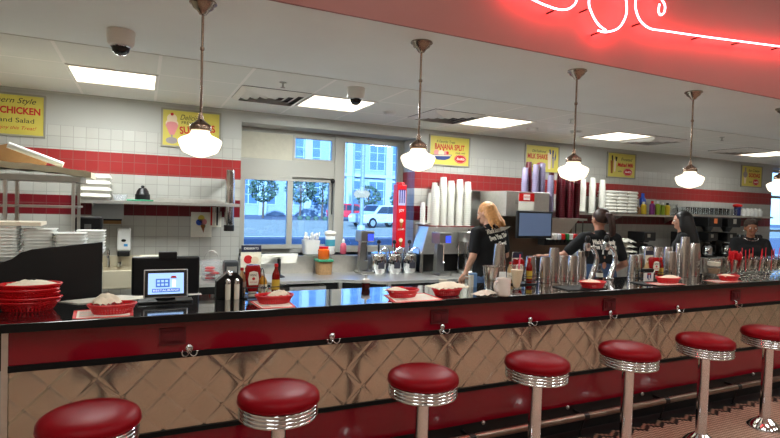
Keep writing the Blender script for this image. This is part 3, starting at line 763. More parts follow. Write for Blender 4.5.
# shallow sloped label tray
t = thing('shutter_tray', 'tilted steel tray with pale teal and pink stripes below the window', 'tray', (1.37, 5.72, BZ))
Mx = Matrix.Translation((0,0,.2)) @ Matrix.Rotation(-.9,4,'X')
MB().box(-.2,.2,-.07,.07,0,.012,Mx).build('panel', STEEL, t, bevel=.002)
for i, c in enumerate(((150,160,158),(190,215,212),(110,125,130),(200,220,216),(150,70,110))):
    MB().box(-.19+.074*i,-.124+.074*i,-.063,.063,.012,.0135,Mx).build('stripe', mat('stripe tone %d' % i, c, .4), t)
MB().lathe([(.07,0),(.06,.012),(.02,.03),(.02,.2),(0,.2)],20).build('stand', BLACK, t, True)
# napkin boxes at left end
t = thing('napkin_dispenser', 'dark grey napkin dispenser on the steel worktop left of the placard', 'dispenser', (.84, 5.62, BZ))
MB().box(-.07,.07,-.08,.08,0,.2).build('housing', mat('dark grey plastic', (52,54,56), .4), t, bevel=.012); MB().box(-.05,.05,-.085,-.08,.05,.15).build('face_plate', STEELD, t)
t = thing('menu_placard', 'standing picture card of a dessert behind the ketchup caddy', 'placard', (1.05, 5.64, BZ))
MB().box(-.105,.105,-.004,.004,.08,.36).build('card', CREAM, t)
MB().box(-.105,.105,-.006,-.004,.29,.36).build('header', mat('navy header', (40,42,62), .5), t)
MB().prism(circ(-.03,.21,.045), -.0065,-.004).build('picture', INKR, t); MB().prism(circ(.04,.2,.04), -.0075,-.004).build('picture', CRM, t); MB().prism(circ(0,.13,.05,16,.6), -.0085,-.004).build('picture', mat('dark brown ink',(60,34,24),.5), t)
text('DESSERTS', .03, INKW, 'lettering', t, Matrix.Translation((0,-.0065,.325)) @ RX, fit=.15)
MB().box(-.09,.09,-.05,.05,0,.08).build('stand', BLACK, t)
# small items left of it: plastic tub with red straws/lids
t = thing('clear_bin', 'clear plastic bin of red lids on the counter near the tablet', 'bin', (.42, 5.72, .77))
loft([rr_ring(.18,.2,.03,0), rr_ring(.22,.22,.03,.2)], True, False).build('tub', CLEARP, t, True)
for k in range(5): MB().lathe([(.05,0),(.052,.01),(.03,.02),(0,.02)],16,(rnd(-.03,.03),rnd(-.03,.03),.01+k*.026)).build('red_lid', REDT, t, True)
MB().tube([(.07*math.cos(a),0,.2+.1*math.sin(a)) for a in [PI*k/10 for k in range(11)]], .005, 6).build('handle', STEELD, t, True)
o = bpy.data.objects['clear_bin']; o.location = (.66, 5.7, BZ)
t = thing('pos_printer', 'black receipt printer with cream lid behind the register', 'printer', (.2, 5.15, 0))
MB().box(-.2,.2,-.1,.15,.0,.95).build('stand', STEELD, t); MB().box(-.22,.22,-.12,.16,.95,1.03).build('body', BLACK, t, bevel=.01)
MB().box(-.22,.0,-.1,.14,1.03,1.075).build('lid', mat('aged cream plastic',(205,196,170),.5), t, bevel=.01)
MB().lathe([(.07,0),(.06,.03),(0,.05)],20,(.1,0,1.03)).build('dome', CLEARP, t, True)
bottle('sanitizer_bottle', 'small white spray bottle with red trigger against the tiles', 'bottle', (.1,5.35,0.0), [(.03,0),(.03,.0),(.03,.01),(0,.01)], WHITE, REDT, [(.0,.0),(.01,.0),(.01,.005),(0,.005)])
for o in [bpy.data.objects['sanitizer_bottle']]:
    for c in list(o.children): bpy.data.objects.remove(c)
    bpy.data.objects.remove(o)

# utensil bin, containers on the sill
SZ = WZ0
t = thing('utensil_bin', 'white bin bristling with plastic cutlery on the window sill', 'bin', (1.86, 6.17, SZ+.001))
loft([rr_ring(.17,.14,.03,0), rr_ring(.2,.16,.03,.17)], True, False).build('tub', WHITE, t, True)
for k in range(26):
    x, y = rnd(-.07,.07), rnd(-.05,.05); tx_, ty_ = rnd(-.06,.06), rnd(-.04,.04); h = rnd(.18,.25)
    mb = MB().tube([(x,y,.03),(x+tx_,y+ty_,h)], .004, 5); mb.ell((x+tx_,y+ty_,h), (.011,.004,.02), n=8, m=5); mb.build('cutlery', WHITE, t, True)
bottle('spoon_canister', 'white canister with blue label on the window sill', 'canister', (2.10,6.15,SZ), [(.058,0),(.06,.01),(.06,.22),(.055,.23),(0,.23)], WHITE, PAPER, [(.062,.225),(.075,.25),(.07,.275),(.04,.285),(0,.29)],
       extra=band(.1,.18,.0608,mat('teal label',(70,150,170),.5)))
bottle('syrup_bottle', 'pink syrup bottle on the sill left of the mixer', 'bottle', (2.27,6.14,SZ), [(.036,0),(.04,.01),(.04,.09),(.035,.12),(.016,.14),(0,.14)], mat('pink syrup',(206,92,110),.3), WHITE, [(.018,.14),(.018,.165),(.006,.19),(0,.19)])
t = thing('food_tub', 'clear tub of brown crumbs with green lid below the sill', 'container', (1.93, 5.86, BZ))
loft([rr_ring(.16,.14,.025,0), rr_ring(.18,.16,.025,.15)]).build('tub', mat('granola brown', (190,150,105), .7, noise=.25, nscale=90), t, True)
loft([rr_ring(.2,.18,.03,.15), rr_ring(.2,.18,.03,.175)]).build('lid', GREEN, t, bevel=.004)
bottle('sauce_jar', 'orange jar with red lid standing on the green lidded tub', 'jar', (1.925,5.86,BZ+.175), [(.06,0),(.067,.015),(.067,.11),(.05,.125),(0,.125)], mat('orange sauce',(226,100,32),.25), REDT, [(.056,.125),(.056,.15),(0,.15)])

# mixers
SCR = mat('blue lit display', (40,60,200), .4, emit=1.2, ecol=(50,70,230))
MIXM = mat('brushed mixer aluminium', (170,170,166), .3, 1)
mx = thing('drink_mixer', '', 'mixer')
MB().prism([(-.085,0),(.085,0),(.085,.0),(.085,.02),(.07,.035),(-.07,.035),(-.085,.02)], -.12, .1).build('base', MIXM, mx, bevel=.004)
MB().prism([(-.06,.035),(.06,.035),(.045,.38),(-.045,.38)], .01, .09).build('column', MIXM, mx, bevel=.008)
MB().box(-.085,.085,-.1,.1,.38,.52).build('motor_head', MIXM, mx, bevel=.012)
d = MB().box(.0,.07,-.104,-.1,.40,.48).build('display', SCR, mx, bevel=.0)
MB().tube([(0,-.06,.38),(0,-.06,.16)], .007, 8).build('spindle', CHROME, mx, True)
MB().lathe([(.018,.155),(.022,.16),(.018,.165)],12,(0,-.06,0)).build('agitator', CHROME, mx, True)
place(mx, (2.43,5.84,BZ), .0, 'brushed steel drink mixer with blue display below the tall window', 'drink mixers')
place(mx, (3.30,5.50,BZ), .0, 'brushed steel drink mixer with blue display before the slanted steel hood', 'drink mixers')
# mixer with clear guard
t = thing('spindle_mixer', 'steel shake mixer inside a cylindrical guard beside the blonde worker', 'mixer', (3.72, 5.55, BZ))
MB().lathe([(.13,0),(.13,.03),(.12,.04),(0,.04)],28).build('base', MIXM, t, True)
MB().lathe([(.125,.4),(.13,.41),(.13,.52),(.12,.53),(0,.53)],28).build('head', MIXM, t, True)
for a in (.3, 1.4, 2.6, 3.9, 5.2): MB().tube([(.115*math.cos(a),.115*math.sin(a),.03),(.115*math.cos(a),.115*math.sin(a),.41)], .007, 8).build('upright', CHROME, t, True)
MB().lathe([(.045,.04),(.055,.2),(.053,.2),(.043,.045),(0,.045)],20).build('mixing_cup', CUPST, t, True)
MB().tube([(0,0,.4),(0,0,.12)], .009, 8).build('spindle', CHROME, t, True)
# pump dispensers
pu = thing('syrup_pump', '', 'dispenser')
MB().lathe([(.08,0),(.085,.01),(.085,.2),(.08,.215),(.083,.22),(.083,.235),(.03,.25),(0,.25)], 28).build('canister', CHROME, pu, True)
MB().tube([(0,0,.24),(0,0,.34)], .012, 10).build('pump_shaft', CHROME, pu, True)
MB().lathe([(.014,.34),(.022,.35),(.022,.37),(.01,.385),(0,.385)],14).build('pump_knob', BLACK, pu, True)
MB().tube(smooth_path([Vector(q) for q in ((.02,0,.25),(.05,-.02,.29),(.09,-.04,.29),(.105,-.05,.24),(.105,-.05,.20))],3), .009, 8).build('spout', CHROME, pu, True)
MB().box(-.035,.035,-.09,-.082,.06,.13).build('tag', mat('dark label',(60,60,70),.4), pu)
for i, x in enumerate((2.60, 2.81, 3.02)):
    pu.scale = (1.12,1.12,1.05); place(pu, (x, 5.80-.0*i, BZ), 0, 'chrome syrup pump dispenser, '+('nearest the mixer','middle of the three','right of the three beside the slanted hood')[i], 'chrome syrup pumps')
# cone dispenser box
t = thing('cone_dispenser', 'tall red ice cream cone box standing in the window corner', 'dispenser', (2.93, 5.93, BZ))
CRED = mat('cone box red',(205,22,34),.35)
MB().box(-.065,.065,-.06,.06,.30,1.09).build('box', CRED, t, bevel=.008)
MB().box(-.045,.045,-.05,.05,0,.30).build('stand', STEELD, t)
MB().lathe([(.0,0),(.05,0),(.055,.01),(.05,.03),(0,.035)],16,(0,0,1.09)).build('top_cap', CRED, t, True)
MB().box(-.05,.05,-.0625,-.06,.83,1.02).build('window_panel', mat('lavender panel',(190,190,225),.3), t)
for x in (-.03,0,.03): MB().box(x-.006,x+.006,-.066,-.062,.86,1.03).build('bar', mat('navy bar',(40,50,140),.4), t)
text('JOY', .05, INKW, 'lettering', t, Matrix.Translation((0,-.062,.765)) @ RX, fit=.07)
text('CONES', .03, INKW, 'lettering', t, Matrix.Translation((0,-.062,.53)) @ RX @ Matrix.Rotation(.1,4,'Z'), fit=.09)
for z in (.62,.38):
    MB().prism([(-.022,z),(.022,z),(.003,z-.08),(-.003,z-.08)], -.0635,-.06).build('cone_picture', INKO, t); MB().prism(circ(0,z+.018,.026), -.0645,-.06).build('cone_picture', CRM, t)

# slanted steel hood (cabinet) behind the mixers
t = thing('dipping_cabinet', 'steel cabinet with slanted left side behind the shake mixers', 'cabinet', (0, 5.72, 0))
MB().prism([(3.13,1.0),(3.16,1.04),(3.24,1.345),(3.93,1.345),(3.93,1.0)], 0, .28).build('housing', STEEL, t, bevel=.004)
MB().box(3.24,3.93,0,.28,1.345,1.36).build('lid_edge', mat('maroon lid edge',(110,40,36),.4), t)
MB().box(3.16,3.90,.08,.27,BZ,1.0).build('base', BLACKM, t)  # black block standing in for the dark open space below the housing
for x in (3.16,3.88): MB().box(x-.015,x+.015,.0,.03,BZ,1.0).build('leg', STEELD, t)
for (x,z,r) in ((3.33,1.28,.008),(3.80,1.25,.014),(3.84,1.31,.01)): MB().prism(circ(x,z,r), -.006, 0).build('knob', BLACK, t)
MB().tube([(3.36,-.004,1.08),(3.40,-.004,1.2)], .003, 5).build('handle', BLACK, t)
MB().tube([(3.66,-.004,1.08),(3.73,-.004,1.24)], .003, 5).build('handle', BLACK, t)
# stainless panel and soda tower
t = thing('steel_wall_panel', 'stainless splash panel on the tiles behind the blonde worker', 'panel', (4.30, YW, .8))
MB().box(-.32,.35,-.02,-.003,0,1.02).build('sheet', STEELD, t); MB().box(-.40,1.15,-.16,-.003,1.02,1.03).build('top_ledge', STEEL, t)
label_card(4.40, YW-.022, 1.60, .19, .17, 'white paper notice on the steel panel above the blonde worker')
o = label_card(4.55, YW-.03, 1.42, .12, .16, 'slanted white slip hanging below the paper notice', tilt=.5)
label_card(3.98, YW-.002, 1.42, .2, .2, 'white sheet on tiles behind the blonde workers head')
sd = thing('soda_fountain', 'stainless soda fountain with coloured levers behind the register monitor', 'soda fountain', (4.6, 5.2, 0))
MB().box(-.58,.10,.0,.55,1.51,1.82).build('ice_bin', STEEL, sd, bevel=.006)
MB().box(-.58,.62,.12,.55,.80,1.51).build('cabinet', mat('steel with tan reflection', (140,122,104), .3, 1), sd, bevel=.004)  # brown reflection in the steel is put into the base colour
MB().box(-.60,.66,-.02,.55,.0,.80).build('base', BLACKM, sd)
MB().box(.10,.70,-.06,.5,1.475,1.50).build('shelf_top', STEEL, sd)
MB().prism([(.05,1.475),(.60,1.475),(.42,1.29),(.05,1.29)], -.0,.12).build('nozzle_hood', STEEL, sd)
MB().box(-.45,-.40,-.006,0,1.66,1.71).build('lock', STEELD, sd)
for i, c in enumerate(((225,222,214),(225,222,214),(205,205,210),(205,24,24),(20,120,60),(215,214,206),(205,40,40))):
    v = MB().box(-.028,.028,-.05,.03,0,.075).build('valve', mat('lever tone %d%d%d' % c, c, .4), sd, bevel=.01, loc=(.09+.067*i, -.03, 1.225))
    MB().box(-.02,.02,-.03,.0,-.045,0).build('lever', BLACK, v)
MB().box(.04,.56,.0,.12,1.15,1.29).build('valve_panel', BLACK, sd)
t = thing('safety_notice', 'red and white notice stuck on the soda fountain ice bin', 'notice', (4.33, 5.2, 1.59))
MB().box(-.12,.12,-.003,0,.0,.20).build('sheet', PAPER, t); MB().box(-.12,.12,-.005,-.003,.11,.21).build('header', REDT, t)
MB().box(-.05,.05,-.007,-.005,.125,.195).build('panel', INKW, t)
text('NOTICE', .03, INKR, 'lettering', t, Matrix.Translation((0,-.007,.16)) @ RX, fit=.085)
label_card(4.36, 5.196, 1.52, .06, .05, 'small cream slip below the red notice', CREAM)
# register monitor
t = thing('register_monitor', 'black flat screen monitor below the soda fountain ice bin', 'monitor', (4.33, 5.02, 1.25))
MB().box(-.27,.27,0,.04,0,.33).build('bezel', BLACK, t, bevel=.008)
MB().box(-.245,.245,-.003,0,.03,.305).build('screen', mat('dim blue screen',(100,118,150),.2,emit=.14,ecol=(120,140,175)), t)
mb = MB(); mb.box(-.04,.04,.04,.2,.1,.18); mb.build('wall_arm', BLACK, t)

# ------------------------------------------------------------------ cup stacks
def cup_mesh(name, m_, r0, r1, h, inv=True, lip=.004):
    p = [(r0,0),(r0+.001,.004)] + [(r1,h-.006),(r1+lip,h-.004),(r1+lip,h),(r1-.002,h),(r0-.003,.01),(0,.01)]
    if inv: p = [(r,h-z) for r,z in p][::-1]
    me = MB().lathe(p, 18).mesh(name, True); me.materials.append(m_); return me
PC = mat('white paper cup', (226,224,214), .7, noise=.02)
cup_w = cup_mesh('paper_cup', PC, .034, .045, .12, True, .0065)
cup_s = cup_mesh('paper_cup', PC, .026, .036, .085)
cup_m = cup_mesh('tumbler', MAROON, .034, .041, .14, True, .006)
cup_l = cup_mesh('tumbler', LILAC, .034, .041, .14, True, .006)
def cups(me, name, what, x, y, z, n, pitch, where, group, s=1):
    for k in range(n):
        o = bpy.data.objects.new(name, me); C.objects.link(o); o.location = (x+rnd(-.001,.001), y+rnd(-.001,.001), z+.0005+k*pitch*s); o.scale = (s,s,s)
        tag(o, '%s, %s %s' % (what, 'topmost of' if k == n-1 else 'one in', where), 'cup', group)
G1 = 'white paper cups on the dipping cabinet'
for i, (x, y, n) in enumerate(((3.37,5.79,15),(3.43,5.92,17),(3.48,5.80,19),(3.55,5.92,20),(3.59,5.79,18),(3.68,5.91,17),(3.72,5.79,19),(3.80,5.92,18),(3.85,5.80,18))):
    cups(cup_w, 'paper_cup', 'white paper cup', x, y, 1.361, n, .0225, 'the %s stack on the steel cabinet' % ['first','second','third','fourth','fifth','sixth','seventh','eighth','ninth'][i], G1, 1.14)
t = tag(MB().box(-.07,.07,-.06,.06,0,.1).build('lid_box', mat('brown grey box', (140,128,116), .7), None, loc=(3.06+.02,5.92,1.36), bevel=.004), 'small grey brown box under the short paper cup stacks', 'box')
t.location = (3.20, 5.90, 1.25)
bx = thing('cup_shelf', 'white wall bracket box left of the steel cabinet below short cup stacks', 'shelf', (3.30, YW-.10, 1.0))
MB().box(-.09,.06,-.10,.098,0.37,.385).build('board', WHITE, bx); MB().box(-.085,.055,.09,.098,.2,.37).build('bracket', WHITE, bx)
bpy.data.objects.remove(bpy.data.objects['lid_box'])
cups(cup_s, 'paper_cup', 'small white paper cup', 3.25, 5.90, 1.386, 7, .03, 'the short stack at the left corner', 'short paper cup stacks')
cups(cup_s, 'paper_cup', 'small white paper cup', 3.32, 5.84, 1.386, 11, .03, 'the taller small stack beside the corner', 'short paper cup stacks')
# purple / maroon
for i, (x, y, n) in enumerate(((4.42,5.35,8),(4.50,5.45,6),(4.555,5.31,10),(4.67,5.32,11))):
    cups(cup_l, 'tumbler', 'lilac plastic tumbler', x, y, 1.821, n, .024, 'the %s lilac stack on the ice bin' % ('left','second','third','rear right')[i], 'lilac tumblers', 1)
cups(cup_l, 'tumbler', 'lilac plastic tumbler', 4.77, 5.27, 1.501, 18, .024, 'the tall lilac stack beside the ice bin', 'lilac tumblers')
cups(cup_m, 'tumbler', 'maroon plastic tumbler', 4.60, 5.50, 1.821, 12, .024, 'the maroon stack behind the lilac tumblers', 'maroon tumblers')
for i, (x, y, n) in enumerate(((4.90,5.40,20),(4.98,5.28,19),(5.05,5.40,22),(5.10,5.25,16),(5.17,5.38,19),(5.24,5.28,20))):
    cups(cup_m, 'tumbler', 'maroon plastic tumbler', x, y, 1.501, n, .024, 'the %s maroon stack on the soda fountain shelf' % ('leftmost','second','third','fourth','fifth','rightmost')[i], 'maroon tumblers')
# white cups on the long shelf
for i, (x, y, n, me) in enumerate(((5.62,5.86,9,cup_w),(5.72,5.78,11,cup_w),(5.80,5.92,15,cup_w),(5.93,5.86,18,cup_w),(6.06,5.80,19,cup_w),(6.17,5.90,19,cup_w),(6.24,5.78,18,cup_w))):
    cups(me, 'paper_cup', 'white paper cup', x, y, 1.60 if i < 3 else 1.576, n, .0225, 'the %s stack on the long wall shelf' % ['first','second','third','fourth','fifth','sixth','seventh'][i], 'white paper cups on the long wall shelf')
t = tag(loft([rr_ring(.36,.24,.02,0), rr_ring(.40,.28,.02,.02)]).build('serving_tray', WHITE, None, loc=(5.70,5.86,1.576)), 'white plastic tray under the left cup stacks on the long shelf', 'tray')

# ------------------------------------------------------------------ shelf items right
def jar(loc, h, r, m_, capm, label, cat='bottle', name='bottle', grp='bottles and jars on the long shelf'):
    bottle(name, label, cat, loc, [(r*.95,0),(r,.006),(r,h*.72),(r*.55,h*.82),(0,h*.82)], m_, capm, [(r*.5,h*.82),(r*.5,h),(0,h)], grp)
for x, h, r, c, cc, nm_ in ((7.02,.12,.04,WHITE,WHITE,'small white jar beside the foam stacks'),(7.12,.14,.04,CARD,STEEL,'brown jar second right of the foam stacks'),(7.24,.2,.045,mat('honey yellow',(214,180,50),.4),WHITE,'yellow jar in front of the blue bottle'),
        (7.30,.34,.05,BLUEP,BLUEP,'tall blue bottle on the long shelf'),(7.44,.22,.042,mat('purple bottle',(120,50,110),.4),REDT,'purple bottle right of the blue bottle'),(7.57,.22,.042,mat('lime bottle',(130,150,40),.4),WHITE,'lime green bottle left of its twin'),(7.68,.2,.042,mat('lime bottle'),WHITE,'lime green bottle nearer the glassware'),(7.80,.2,.042,mat('honey yellow'),BLACK,'yellow bottle with black cap by the glassware')):
    jar((x, 5.86 if 'tall blue' not in nm_ else 5.93, 1.576), h, r, c, cc, nm_)
# glassware on the shelf
gl = MB().lathe([(.035,0),(.037,.004),(.045,.12),(.043,.12),(.034,.008),(0,.008)], 16).mesh('tumbler_glass', True); gl.materials.append(GLASS)
k = 0
for x in [8.2+.115*i for i in range(12)]:
    for y in (5.80, 5.92):
        o = bpy.data.objects.new('drinking_glass', gl); C.objects.link(o); o.location = (x, y, 1.601)
        tag(o, 'clear drinking glass in the %s row on the far right shelf' % ('front' if y < 5.85 else 'rear'), 'glass', 'drinking glasses on the far right shelf')
ptc = MB().lathe([(.06,0),(.065,.01),(.07,.1),(.055,.16),(.062,.18),(.058,.18),(.05,.16),(.06,.01),(0,.01)], 20); 
pt = thing('glass_pitcher', 'clear glass pitcher left of the drinking glasses on the shelf', 'pitcher', (7.95,5.86,1.576))
ptc.build('body', GLASS, pt, True); MB().tube(smooth_path([Vector(q) for q in ((.06,0,.15),(.11,0,.13),(.11,0,.06),(.065,0,.04))],4), .008, 8).build('handle', GLASS, pt, True)
t = thing('red_flower_cup', 'dark blue cup holding red scoops on the far right shelf', 'cup', (9.62,5.84,1.6))
MB().lathe([(.05,0),(.055,.17),(0,.17)],18).build('body', mat('dark blue cup',(30,40,90),.4), t, True)
MB().ell((0,0,.18),(.1,.07,.035)).build('red_top', REDT, t, True)
for i in range(5):
    o = MB().lathe([(.045,0),(.05,.1),(.03,.105),(.028,.14),(0,.14)],16).build('white_mug', WHITE, None, True, loc=(9.80+.12*i,5.84,1.601))
    tag(o, 'small white jar in the row at the right end of shelf', 'jar', 'white jars at the shelf end')
# coffee brewers (under shelf) on the service counter
def brewer(x, label, z=.9):
    t = thing('coffee_brewer', label, 'coffee brewer', (x, 5.68, z), 0, 'black coffee brewers'); t.scale = (.78,.78,.66)
    MB().box(-.16,.16,-.2,.2,0,.04).build('base', BLACK, t, bevel=.006)
    MB().box(-.15,.15,.06,.2,.04,.5).build('column', BLACK, t, bevel=.006)
    MB().box(-.16,.16,-.2,.2,.42,.62).build('head', BLACK, t, bevel=.01)
    MB().box(-.08,.0,-.203,-.2,.5,.58).build('display', STEELD, t)
    MB().lathe([(.085,.38),(.1,.42),(0,.42)],20,(0,-.06,0)).build('filter_basket', BLACK, t, True)
    j = MB().lathe([(.095,.04),(.105,.07),(.105,.25),(.07,.3),(.06,.32),(0,.32)],24,(0,-.07,0)).build('carafe', CHROME, t, True)
    MB().tube(smooth_path([Vector(q) for q in ((.05,-.1,.3),(.16,-.14,.29),(.165,-.14,.12),(.1,-.1,.1))],4), .012, 8).build('carafe_handle', BLACK, j, True)
    MB().lathe([(.08,.3),(.085,.32),(.04,.345),(0,.345)],20,(0,-.07,0)).build('carafe_lid', BLACK, j, True)
for x, nm_ in ((7.0,'black coffee brewer left of the dark haired worker'),(8.0,'black coffee brewer right of the dark haired workers head'),(8.5,'black coffee brewer in the middle of the right row'),(9.0,'black coffee brewer left of the head scarf worker')):
    brewer(x, nm_)
t = thing('under_shelf_brewer', 'black brewing machine standing on the shelf left end at right', 'brewer', (8.22,5.6,1.38))
bpy.data.objects.remove(t)
for i in range(2):
    t = thing('tea_brewer', 'black tea brewer on the wall below the glassware, %s one' % ('left','right')[i], 'brewer', (8.45+.5*i,5.72,1.425), 0, 'black tea brewers under the shelf')
    MB().box(-.17,.17,-.26,.28,-.02,.14).build('housing', BLACK, t, bevel=.02)
    MB().lathe([(.05,-.1),(.09,-.02),(0,-.02)],20,(0,-.12,0)).build('funnel', BLACK, t, True)
    MB().box(-.05,.03,-.264,-.26,.04,.12).build('badge', mat('orange sticker',(210,110,60),.5) if i == 0 else STEEL, t)
# steel urns row (right of brewers)
for i in range(5):
    t = thing('coffee_urn', 'slim steel urn with black lid behind the head scarf worker', 'urn', (9.35+.14*i,5.62,.9), 0, 'slim urns beside the brewers')
    MB().lathe([(.05,0),(.052,.3),(0,.3)],18).build('body', CHROME, t, True); MB().lathe([(.054,.3),(.054,.35),(.03,.38),(0,.38)],18).build('lid', BLACK, t, True)
# ladles hanging under the long shelf
for i in range(4):
    x = 5.62+.14*i
    t = thing('hanging_ladle', 'black handled scoop hanging left of the ponytail worker', 'scoop', (x, 5.94, 1.25), 0, 'scoops hanging under the long shelf')
    mb = MB().tube([(0,0,0),(0,0,.18)], .007, 6); mb.build('handle', BLACK, t, True); MB().ell((0,0,-.01),(.03,.02,.025),n=12,m=8).build('bowl', BLACK, t, True)
    MB().tube([(0,0,.18),(0,.0,.2),(0,.07,.2)], .004, 6).build('hook', STEEL, t, True)
label_card(6.55, YW-.003, 1.2, .13, .1, 'tan card taped to the tiles right of the ponytail worker', CARD)
def crumple(name, w, d, h, m_, loc, label, cat, rz=0, seed=0, grp=None, dome=1.0):
    rg = random.Random(seed); n = 14; vs = []; fs = []
    ph = [(rg.uniform(2,9), rg.uniform(2,9), rg.uniform(0,6)) for _ in range(5)]
    for j in range(n+1):
        for i in range(n+1):
            u, v = i/n*2-1, j/n*2-1
            zz = h*(1-u*u)*(1-v*v)*dome*.8+ sum(abs(math.sin(a*u+b*v+c)) for a,b,c in ph)*h*.17
            vs.append((u*w/2*(1+.06*math.sin(5*v+seed)), v*d/2*(1+.06*math.sin(4*u+seed)), max(.001, zz)))
    N = len(vs); vs += [(x,y,z+.002) for x,y,z in vs]
    for j in range(n):
        for i in range(n):
            a = j*(n+1)+i; q = (a,a+1,a+n+2,a+n+1); fs.append(q[::-1]); fs.append(tuple(k+N for k in q))
    for i in range(n):
        for a,b in ((i,i+1),(n*(n+1)+i+1,n*(n+1)+i),((i+1)*(n+1),i*(n+1)),(i*(n+1)+n,(i+1)*(n+1)+n)): fs.append((a,b,b+N,a+N))
    return tag(MB().add(vs,fs).build(name, m_, None, True, loc=loc, rz=rz, ang=60), label, cat, grp)
for i in range(4):
    crumple('paper_bundle', .24, .2, .06, PAPER, (6.6+rnd(-.03,.03), 5.62, .9+.075*i), 'crumpled white paper bundle right of the ponytail worker, ' + ('bottom one','second from bottom','second from top','top one')[i], 'paper', seed=i, grp='paper bundles on the service counter')

def clearmat(name, tint, blend):
    M = bpy.data.materials.new(name); M.use_nodes = True; nt = M.node_tree; nt.nodes.remove(nt.nodes['Principled BSDF'])
    t = nn(nt,'ShaderNodeBsdfTransparent'); t.inputs[0].default_value = (*tint,1); g = nn(nt,'ShaderNodeBsdfGlossy'); g.inputs['Roughness'].default_value = .04; g.inputs[0].default_value = (.85,.84,.82,1)
    lw = nn(nt,'ShaderNodeLayerWeight'); lw.inputs[0].default_value = blend; m_ = nn(nt,'ShaderNodeMixShader')
    nt.links.new(lw.outputs['Facing'], m_.inputs[0]); nt.links.new(t.outputs[0], m_.inputs[1]); nt.links.new(g.outputs[0], m_.inputs[2]); nt.links.new(m_.outputs[0], nt.nodes['Material Output'].inputs[0]); MATS[name] = M
    return M
GOB = clearmat('thin soda glass', (.9,.89,.87), .32)
# ------------------------------------------------------------------ things on the bar
def B(px, py): return W(px, py, 2, TZ+.0005)
ov = lambda a, b, z, n=36: [(a*math.cos(2*PI*k/n), b*math.sin(2*PI*k/n), z) for k in range(n)]
def basket_proto(a=.107, b=.068, h=.047):
    t = thing('food_basket', '', 'basket')
    MB().lathe([(1,0),(1,.003)], 36, M=Matrix.Diagonal((a*.78,b*.76,1,1))).build('base', RED, t)
    mb = MB(); mb.tube(ov(a,b,h-.003), .0045, 6, True); mb.build('rim', RED, t, True)
    mb = MB(); N = 44
    lo, hi = ov(a*.78,b*.76,.001,N), ov(a*.985,b*.98,h-.004,N)
    for k in range(N):
        p, q = Vector(lo[k]), Vector(hi[k]); n_ = Vector((p.x/a/a, p.y/b/b, 0)).normalized(); s_ = Vector((-n_.y, n_.x, 0))*.0034
        vs = [p-s_, p+s_, q+s_, q-s_]; vs += [v+n_*.0018 for v in vs]
        mb.add(vs, [(0,1,2,3),(4,7,6,5),(0,4,5,1),(1,5,6,2),(2,6,7,3),(3,7,4,0)])
    for f in (.33, .62): mb.tube([Vector(l).lerp(Vector(g), f) for l, g in zip(ov(a*.78,b*.76,.001), ov(a*.985,b*.98,h-.004))], .0028, 5, True)
    mb.tube([Vector(l).lerp(Vector(g), .86) for l, g in zip(ov(a*.78,b*.76,.001), ov(a*.985,b*.98,h-.004))], .005, 5, True)
    mb.build('lattice_wall', RED, t)
    return t
bk = basket_proto()
def mat_sheet(pts, label, z=TZ+.0006):
    t = thing('placemat', label, 'placemat', (pts[0][0], pts[0][1], z))
    o = Vector((pts[0][0], pts[0][1])); q = [(p[0]-o.x, p[1]-o.y) for p in pts]
    MB().prism(q, 0, .0009, 'xy').build('sheet', PAPER, t)
    a, b, c, d = [Vector(p) for p in q]    # a back-left, b front-left, c front-right, d back-right
    def P(u, v): return tuple(a.lerp(d, u).lerp(b.lerp(c, u), v))
    MR = mat('red placemat print', (214,52,52), .6)
    for (u0,u1,v0,v1) in ((0,.06,0,1),(.94,1,0,1),(0,1,0,.09),(0,1,.9,1)):
        MB().prism([P(u0,v0),P(u0,v1),P(u1,v1),P(u1,v0)], .0009, .0014, 'xy').build('red_border', MR, t)
    for k in range(7):
        v = .17+.1*k; MB().prism([P(.1,v),P(.1,v+.035),P(.34,v+.035),P(.34,v)], .0009, .0013, 'xy').build('print_block', MR if k % 3 == 0 else mat('grey print',(140,130,125),.7), t)
    return t
def matrect(cx, cy, w=.36, d=.26, rz=0):
    c, s = math.cos(rz), math.sin(rz)
    return [(cx+x*c-y*s, cy+x*s+y*c) for x, y in ((-w/2,d/2),(-w/2,-d/2),(w/2,-d/2),(w/2,d/2))]
def napkin(x, y, z, w, d, label, seed, rz=0, h=.03, name='napkin', m_=CREAM):
    return crumple(name, w, d, h, m_, (x,y,z), label, 'napkin', rz, seed)
# left stack of five baskets
for k in range(5):
    place(bk, (-.50+rnd(-.008,.008), 3.10+rnd(-.01,.01), TZ+.001+.021*k), rnd(-.06,.06), 'red oval basket in the left stack, '+('bottom one','second from bottom','middle one','second from top','top one')[k], 'stack of red baskets at the left end').scale = (1.25, 1.2, 1)
napkin(-.49, 3.11, TZ+.021*4+.02, .21, .1, 'cream paper liner in the top basket of the left stack', 3, .1, .03)
def pb(loc, rz, label):
    o = place(bk, loc, rz, label, 'red baskets set along the bar'); o.scale = (1,1,1)
mat_sheet([(-.30,3.02),(-.285,2.80),(-.03,2.80),(-.035,3.02)], 'red bordered paper placemat under the leftmost single basket')
pb((-.125, 2.905, TZ+.003), .05, 'red oval basket holding a napkin, left of the tablet')
napkin(-.15, 2.92, TZ+.025, .12, .08, 'cream crumpled napkin standing in the basket left of tablet', 5, .2, .05)
t = tag(MB().add([(0,0,0),(.30,.02,0),(.47,.0,0),(.44,-.04,0),(.10,-.09,0),(0,0,.003),(.30,.02,.02),(.47,.0,.005),(.44,-.04,.005),(.10,-.09,.004)],
     [(4,3,2,1,0),(5,6,7,8,9),(0,1,6,5),(1,2,7,6),(2,3,8,7),(3,4,9,8),(4,0,5,9)]).build('folded_paper', PAPER, None, loc=(-.40,3.29,TZ+.001)), 'long folded white paper behind the left baskets', 'paper')
